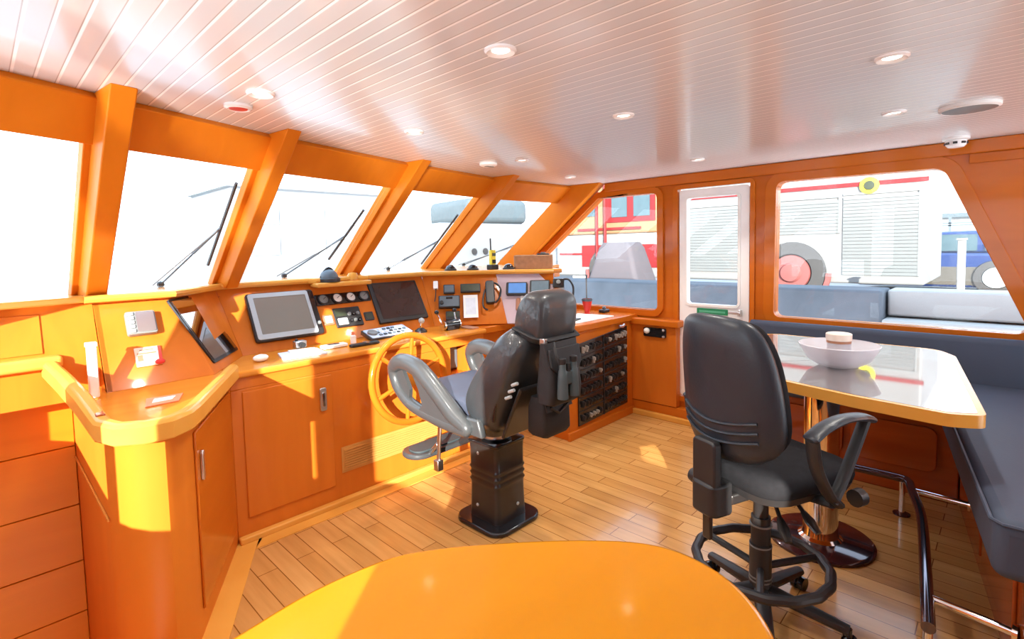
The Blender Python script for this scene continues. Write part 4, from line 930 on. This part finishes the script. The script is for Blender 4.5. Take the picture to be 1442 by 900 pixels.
t = thing('foot_rail', 'polished tube foot rail bent round the settee just above the floor', 'rail', (3.3, .3, 0))
ob('rail', MB().tube(spline([(2.14, .17, .20), (2.53, .215, .20), (3.0, .275, .20), (3.30, .345, .20), (3.40, .37, .20), (3.43, .42, .20), (3.425, .64, .20), (3.42, 1.2, .20)], 8), .021, 14), TUBE_DARK, t)
for p, q in (((3.30, .345, .20), (3.29, .112, .20)), ((2.33, .19, .20), (2.30, -.045, .20)), ((3.425, 1.1, .20), (3.73, 1.1, .20))):
    s_ = ob('stay', MB().tube([p, q], .014, 12), CHROME, t); q = V(q); d_ = (q-V(p)).normalized(); sub('flange', MB().tube([q-d_*.012, q+d_*.002], .032, 16), CHROME, s_)
p_ = ob('post', MB().tube([(3.43, .40, 0), (3.43, .40, .19)], .014, 12), CHROME, t); sub('flange', MB().lathe([(.04, 0), (.04, .006), (.016, .012)], (3.43, .40, 0), 20), DARKDISC, p_)
p_ = ob('post', MB().tube([(2.16, .172, 0), (2.16, .172, .19)], .014, 12), CHROME, t); sub('flange', MB().lathe([(.04, 0), (.04, .006), (.016, .012)], (2.16, .172, 0), 20), DARKDISC, p_)

# ------------------------------------------------------------------ foreground table
pts = [(-.30, .70), (-.02, .78), (.224, .81), (.36, .826), (.498, .808), (.60, .748), (.70, .662), (.785, .575), (.845, .495), (.867, .42), (.852, .335), (.80, .26), (.70, .19), (.50, .08), (.25, .02), (-.1, .05), (-.32, .2), (-.40, .45)]
outl = [(p[0], p[1]) for p in spline([(x, y, 0) for x, y in pts], 5, True)]
t = thing('chart_table', 'big honey-orange rounded tabletop in the foreground', 'table', (.3, .45, 0))
mb = MB(); mb.prism(outl, (.905, .94)); ob('tabletop', mb, W_TABLE, t, bevel=.012, seg=3)
mb = MB(); mb.prism([(x*.75+.06, y*.75+.11) for x, y in outl], (0, .905)); ob('pedestal', mb, W_FRONT, t)

# ------------------------------------------------------------------ ceiling fittings
def downlight(x, y, lab, on_=True):
    t = thing('downlight', lab, 'ceiling light', (x, y, ZC), group='recessed ceiling lights')
    ob('trim_ring', MB().lathe([(.047, 0), (.047, -.005), (.041, -.010), (.026, -.003), (.026, 0)], (x, y, ZC), 28), WHITE, t)
    ob('lens', MB().lathe([(.002, -.003), (.018, -.003), (.0265, -.002), (.0265, 0)], (x, y, ZC), 24), LAMP, t)
    l = bpy.data.lights.new('downlight_lamp', 'SPOT'); l.energy = 28; l.spot_size = math.radians(110); l.spot_blend = .6; l.color = (1, .93, .84); l.shadow_soft_size = .03
    lo = bpy.data.objects.new('downlight_lamp', l); C.objects.link(lo); lo.location = (0, 0, -.03); lo.parent = t
for x, y, lab in ((1.085, 1.073, 'round recessed ceiling light above the helm chair, upper middle of the ceiling'), (2.021, .288, 'round recessed ceiling light nearest the upper right corner'), (.744, 1.937, 'bright round ceiling light beside the red-centred detector'), (1.507, 2.087, 'round ceiling light above the helm between second and third pillars'), (2.009, 1.242, 'round ceiling light in the middle of the ceiling above the headrest'), (2.514, 2.314, 'round ceiling light with long glare streak near the windscreen'), (3.44, 2.632, 'small round ceiling light in the far corner above the corner pillar'), (3.433, 1.547, 'round ceiling light in front of the white door'), (2.899, .401, 'round ceiling light left of the grey speaker')):
    downlight(x, y, lab)
t = thing('ceiling_speaker', 'flat round grey speaker on the ceiling at right', 'speaker', (3.021, .153, ZC)); ob('rim', MB().lathe([(.105, 0), (.105, -.012), (.095, -.018), (.09, -.012)], (3.021, .153, ZC), 36), WHITE_MATT, t); ob('grille', MB().lathe([(.094, -.010), (.093, -.017), (.06, -.022), (.003, -.024)], (3.021, .153, ZC), 36), GREYCASE, t)
t = thing('smoke_detector', 'white slotted smoke detector by the starboard beam', 'detector', (3.90, .244, ZC)); ob('base', MB().lathe([(.062, 0), (.062, -.014), (.052, -.02)], (3.90, .25, ZC), 28), WHITE_MATT, t); ob('dome', MB().lathe([(.05, -.018), (.046, -.045), (.036, -.056), (.003, -.058)], (3.90, .25, ZC), 28), WHITE, t)
for k in range(8):
    a_ = 2*PI*k/8; mb = MB(); mb.tube([(3.90+.049*math.cos(a_-.2), .25+.049*math.sin(a_-.2), ZC-.035), (3.90+.049*math.cos(a_+.2), .25+.049*math.sin(a_+.2), ZC-.035)], .007, 6); ob('slot', mb, BLACK, t)
t = thing('heat_detector', 'white ring detector with red centre on the ceiling near the left pillar', 'detector', (.742, 2.155, ZC)); ob('ring', MB().lathe([(.05, 0), (.05, -.01), (.04, -.016), (.034, -.012)], (.742, 2.155, ZC), 28), WHITE, t); ob('cap', MB().lathe([(.034, -.008), (.032, -.014), (.004, -.017)], (.742, 2.155, ZC), 24), RED, t)
t = thing('ceiling_vent_cap', 'small white ceiling cap with dark slot near the windscreen pillar', 'vent', (2.447, 2.586, ZC)); ob('ring', MB().lathe([(.06, 0), (.06, -.012), (.045, -.02), (.004, -.021)], (2.447, 2.56, ZC), 28), WHITE_MATT, t); ob('slot', MB().bx(2.415, 2.48, 2.54, 2.565, ZC-.024, ZC-.018), GREYCASE, t)

# ------------------------------------------------------------------ wipers outside the windscreen
def wiper(bay, u0, z0, u1, z1, ub, lab):
    a, b = bays[bay]
    def G(u_, z): 
        p = V((a[0]+(b[0]-a[0])*u_, a[1]+(b[1]-a[1])*u_, ZC))+RK*(ZC-z)+V((0, .06, .02)); return p
    t = thing('windscreen_wiper', lab, 'wiper', G(ub, 1.30), group='wipers on the windscreen')
    ob('blade', MB().tube([G(u0, z0), G(u1, z1)], .009, 6), BLACK, t)
    m = G((u0+u1)/2, (z0+z1)/2)
    ob('arm', MB().tube([G(ub, 1.31), m], .006, 6), BLUEGREY, t); ob('arm', MB().tube([G(ub-.06, 1.31), m+V((-.02, 0, -.02))], .004, 6), GREYCASE, t)
    ob('pivot', MB().ball(G(ub, 1.31), .02), BLACK, t)
wiper(2, .808, 1.414, .816, 1.841, .453, 'wiper on the windscreen pane right of the left pillar')
wiper(3, .774, 1.42, .841, 1.761, .45, 'wiper on the windscreen pane behind the compass')
wiper(4, .90, 1.34, .90, 1.77, .50, 'wiper on the windscreen pane above the radios')
wiper(5, .823, 1.33, .862, 1.69, .40, 'wiper on the rightmost windscreen pane behind the yellow radio')

# ------------------------------------------------------------------ outside
mb = MB(); mb.prism([(-1.2, 3.9), (4.6, 4.9), (4.2, 9), (2.5, 12), (1.0, 12), (-.6, 9)], (.95, 1.0)); struct('floor_foredeck', mb, EX_DECK)
mb = MB(); mb.slab([(-60, 13, -1.6), (6, 13, -1.6), (40, 140, -1.6), (-60, 140, -1.6)], .02); o = ob('harbour_water', mb, EX_SEA); o['kind'] = 'stuff'; tag(o, 'pale harbour water beyond the bow', 'water')
mb = MB(); mb.bx(6.9, 30, -30, 9.5, -1.6, .50); struct('floor_quay', mb, EX_GROUND)
t = thing('quay_wall', 'low grey concrete quay wall beyond the side windows', 'wall', (6.6, 3, -1.6))
mb = MB(); mb.bx(6.45, 6.95, .95, 9.0, -1.6, .97); ob('wall', mb, EX_CONC, t, bevel=.03)
mb = MB(); mb.bx(6.40, 6.95, -8, .95, -1.6, .68); mb.bx(6.6, 7.0, -8, .93, .70, .97); ob('sunlit_block', mb, EX_CONC_L, t, bevel=.02)
# fire engine
t = thing('fire_truck', 'white and red fire truck with roller shutters parked on the quay', 'truck', (10, 3.5, .5))
mb = MB(); mb.bx(9.0, 11.2, .86, 4.75, .85, 2.75); ob('body', mb, EX_WHITE, t, bevel=.03)
mb = MB(); mb.bx(8.985, 9.0, .84, 4.7, 2.27, 2.33); ob('stripe', mb, EX_RED, t)
for y0, y1, z0, z1 in ((1.89, 2.86, 1.60, 2.13), (.94, 1.83, .98, 2.15), (3.3, 4.55, 1.0, 2.12)):
    mb = MB(); n_ = int((z1-z0)/.05)
    for k in range(n_): mb.bx(8.982, 8.996, y0, y1, z0+k*.05, z0+k*.05+.045)
    sh = ob('roller_shutter', mb, EX_SHUT, t); mb = MB(); mb.bx(8.978, 8.99, y0, y1, z1, z1+.03); mb.bx(8.978, 8.99, y0-.02, y0, z0, z1+.03); sub('shutter_frame', mb, GREYCASE, sh)
mb = MB(); mb.lathe([(.12, 0), (.12, .02), (.05, .025)], seg=16, M=frame((8.985, 1.51, 2.27), (0, 1, 0), (-1, 0, 0))); em = ob('emblem', mb, YELLOW, t)
mb = MB(); mb.lathe([(.07, 0), (.06, .012)], seg=12, M=frame((8.96, 1.51, 2.27), (0, 1, 0), (-1, 0, 0))); sub('emblem_centre', mb, OLIVE, em)
for y in (2.52, 5.9):
    W_ = frame((8.97, y, 1.0), (0, 1, 0), (-1, 0, 0))
    mb = MB(); mb.prism([(.56*math.cos(PI*k/16), .56*math.sin(PI*k/16)) for k in range(17)]+[(.49*math.cos(PI*k/16), .49*math.sin(PI*k/16)) for k in range(16, -1, -1)], (0, .05), M=W_); ob('wheel_arch', mb, EX_PINK, t)
    wh = ob('wheel', MB().lathe([(.25, -.2), (.47, -.18), (.49, -.1), (.48, .03), (.30, .04), (.28, .0)], seg=36, M=W_), EX_TYRE, t)
    sub('rim', MB().lathe([(.28, .0), (.27, .045), (.16, .05), (.13, .10), (.02, .11)], seg=30, M=W_), EX_PINK, wh)
mb = MB(); mb.bx(9.0, 11.2, 4.85, 7.3, .85, 1.72); ob('cab_lower', mb, EX_WHITE, t, bevel=.04)
mb = MB(); mb.bx(8.99, 9.0, 4.86, 6.6, 1.05, 1.50); ob('cab_panel', mb, EX_RED, t)
mb = MB(); mb.bx(9.02, 11.2, 4.85, 7.2, 1.72, 2.95); ob('cab_upper', mb, EX_YEL, t, bevel=.04)
mb = MB(); mb.bx(9.0, 9.02, 4.9, 6.0, 1.95, 2.9); ob('cab_door', mb, EX_RED, t)
mb = MB(); mb.bx(8.985, 9.0, 5.0, 5.35, 2.05, 2.55); mb.bx(8.985, 9.0, 5.5, 5.85, 2.05, 2.55); ob('cab_window', mb, EX_GLASS, t)
mb = MB(); mb.bx(9.0, 9.03, 6.25, 6.8, 2.1, 2.7); ob('cab_window', mb, EX_GLASS, t)
mb = MB(); mb.bx(8.985, 9.01, 5.2, 6.7, 1.80, 1.85); mb.bx(8.985, 9.01, 5.0, 7.2, 1.30, 1.34); ob('cab_stripe', mb, EX_RED, t)
for y in (6.15, 5.95): ob('antenna_pole', MB().tube([(8.9, y, 1.1), (8.9, y, 3.2)], .03, 8), EX_RED, t)
t = thing('reflection_stand_in', 'grey solid shape standing in for a reflection in the forward side window', 'reflection_shape', (7.6, 4.5, .5))  # solid shape added in place of a reflection in the glass
mb = MB(); mb.loft([[(7.75+x, 4.85+y, z) for x, y in rrect(-a_, a_, -b_, b_, .08)] for a_, b_, z in ((.38, .54, .5), (.34, .49, .9), (.26, .32, 1.45), (.22, .26, 1.54))]); ob('reflection_shape', mb, EX_REFLECTION, t, angle=60); mb = MB(); mb.tube([(7.75+.41*math.cos(2*PI*k/24), 4.85+.62*math.sin(2*PI*k/24), .75) for k in range(24)], .02, 6, True); ob('reflection_band', mb, EX_PINK, t)
# car
t = thing('estate_car', 'blue and silver estate car parked behind the fire truck', 'car', (12.5, .1, .5))
side = [(2.2, .62), (2.2, 1.22), (2.0, 1.28), (1.75, 1.56), (.55, 1.58), (.12, 1.26), (-.65, 1.18), (-.85, .95), (-.85, .62)]
low = [(1.15, .68), (1.15, 1.02), (-.80, 1.02), (-.85, .68)]
mb = MB(); mb.prism([(-1.9, .62), (2.2, .62), (2.2, 1.24), (-1.6, 1.20), (-1.9, 1.0)], (12, 13.6), M=YZ); ob('body', mb, EX_BLUE, t, bevel=.05, seg=3)
mb = MB(); mb.prism([(-1.85, .66), (2.18, .66), (2.18, .99), (-1.85, .97)], (11.985, 12.02), M=YZ); ob('side_panel', mb, EX_TAN, t, bevel=.01)
mb = MB(); mb.prism([(2.1, 1.23), (1.9, 1.60), (-.1, 1.62), (-.75, 1.22)], (12.12, 13.48), M=YZ); ob('cabin', mb, EX_BLUE, t, bevel=.05, seg=3)
for y0, y1, y2, y3 in ((1.2, 1.95, 1.75, 1.2), (.45, 1.1, 1.1, .45), (-.55, .35, .35, -.1)):
    mb = MB(); mb.prism([(y0, 1.26), (y1, 1.26), (y2, 1.55), (y3, 1.55)], (12.09, 12.13), M=YZ); ob('window', mb, EX_GLASS, t)
for y in (1.55, .2, -1.25):
    if y == 1.55: continue
    W_ = frame((11.97, y, .80), (0, 1, 0), (-1, 0, 0)); wh = ob('wheel', MB().lathe([(.15, -.15), (.29, -.14), (.30, -.05), (.29, .02), (.19, .03), (.18, .0)], seg=28, M=W_), EX_TYRE, t); sub('hubcap', MB().lathe([(.18, 0), (.17, .03), (.02, .045)], seg=24, M=W_), LIGHTGREY, wh)
t = thing('bollard_post', 'white square post standing on the quay in front of the car', 'post', (7.5, .40, .5)); mb = MB(); mb.bx(7.46, 7.54, .37, .44, .5, 1.47); ob('post', mb, EX_WHITE, t, bevel=.008); mb = MB(); mb.bx(7.45, 7.55, .36, .45, 1.47, 1.49); ob('cap', mb, EX_SHUT, t)
t = thing('quay_fence', 'thin metal fence behind the parked car', 'fence', (15, .5, .5)); mb = MB()
for z in (1.2, 1.75, 1.8): mb.bx(15, 15.03, -4, 2.2, z, z+.03)
ob('rail', mb, BLUEGREY, t)
for k in range(6): ob('post', MB().bx(15, 15.05, -1.0+.5*k, -.95+.5*k, .5, 1.95), BLUEGREY, t)
t = thing('quay_shed', 'pale long shed across the quay behind the car', 'shed', (24, 0, .5)); mb = MB(); mb.bx(24, 28, -12, 3.4, .5, 2.2); ob('wall', mb, EX_CONC_L, t); mb = MB(); mb.bx(23.8, 28, -12.2, 3.6, 2.2, 2.35); ob('roof', mb, EX_CANOPY, t)
# moored white yacht ahead
t = thing('moored_yacht', 'white yacht moored ahead with blue-grey canopy seen through the windscreen', 'boat', (11, 12, -1))
mb = MB(); mb.prism([(8.6, 11.0), (14, 10.6), (14, 14), (9.5, 14)], (-1.4, 2.2)); ob('hull', mb, EX_SHIP, t, bevel=.1, seg=3)
mb = MB(); mb.prism([(9.9, 11.2), (12.2, 11.0), (12.2, 13.5), (10.2, 13.5)], (2.2, 2.95)); ob('canopy', mb, EX_CANOPY, t, bevel=.2, seg=4)
for x in (9.75, 10.15): ob('porthole', MB().lathe([(.09, 0), (.09, .03), (.02, .035)], seg=16, M=frame((x, 10.95-.07*(x-8.6), 1.40), (1, 0, 0), (0, -1, 0))), BLACK, t)
t = thing('harbour_building', 'pale harbour building far ahead seen through the middle windscreen pane', 'building', (8, 22, -1))
mb = MB(); mb.bx(6.8, 13.5, 21, 26, -1.5, 4.0); ob('wall', mb, EX_SHIP, t)
mb = MB()
for i in range(3):
    for j in range(2): mb.bx(7.5+1.9*i, 8.5+1.9*i, 20.95, 21, 1.4+1.2*j, 2.1+1.2*j)
ob('window', mb, LIGHTGREY, t); mb = MB(); mb.bx(6.6, 13.7, 20.8, 26.2, 4.0, 4.15); ob('roof', mb, EX_CONC_L, t)
t = thing('distant_breakwater', 'low pale breakwater on the horizon ahead', 'breakwater', (-5, 60, -1.5)); mb = MB(); mb.bx(-60, 4, 60, 63, -1.57, .55); ob('wall', mb, EX_CONC_L, t)
mb = MB()
for k in range(16): mb.ball((-55+3.6*k, 59.5, -1.0), 1.1, sq=(1.2, .6, .8), seg=8)
ob('rocks', mb, EX_CONC_L, t)

# ------------------------------------------------------------------ light
def sun(name, az, el, strength, ang, col):
    l = bpy.data.lights.new(name, 'SUN'); l.energy = strength; l.angle = math.radians(ang); l.color = col
    o = bpy.data.objects.new(name, l); C.objects.link(o)
    a_, e_ = math.radians(az), math.radians(el); d = V((math.sin(a_)*math.cos(e_), math.cos(a_)*math.cos(e_), -math.sin(e_)))
    o.rotation_euler = d.to_track_quat('-Z', 'Y').to_euler(); o.location = -d*20
    return o
sun('sun', 49.6, 15.7, 15.0, .5, (1, .93, .80))
sun('sun_glint_off_water', 49.6, -15.7, 3.4, 3.0, (1, .95, .88))
w = bpy.data.worlds.new('sky'); bpy.context.scene.world = w; w.use_nodes = True; nt = w.node_tree
bg = nt.nodes['Background']; tc = nt.nodes.new('ShaderNodeTexCoord'); sx = nt.nodes.new('ShaderNodeSeparateXYZ'); rp = nt.nodes.new('ShaderNodeValToRGB')
rp.color_ramp.elements[0].position = .0; rp.color_ramp.elements[0].color = (1.5, 1.6, 1.7, 1)
rp.color_ramp.elements[1].position = .5; rp.color_ramp.elements[1].color = (.62, .80, 1.0, 1)
e = rp.color_ramp.elements.new(.12); e.color = (.93, .97, 1.0, 1)
nt.links.new(tc.outputs['Generated'], sx.inputs[0]); nt.links.new(sx.outputs['Z'], rp.inputs['Fac']); nt.links.new(rp.outputs['Color'], bg.inputs['Color'])
bg.inputs['Strength'].default_value = 3.4

sc = bpy.context.scene
sc.view_settings.view_transform = 'Standard'; sc.view_settings.look = 'None'; sc.view_settings.gamma = 1; sc.view_settings.exposure = 0.26
sc.view_settings.use_curve_mapping = False
sc.cycles.max_bounces = 10; sc.cycles.diffuse_bounces = 5; sc.cycles.glossy_bounces = 5; sc.cycles.transparent_max_bounces = 16
sc.cycles.use_denoising = True; sc.cycles.sample_clamp_indirect = 8; sc.cycles.caustics_reflective = False; sc.cycles.caustics_refractive = False
for o in bpy.data.objects:
    for k in ('world_built', 'world_sub'):
        if k in o: del o[k]
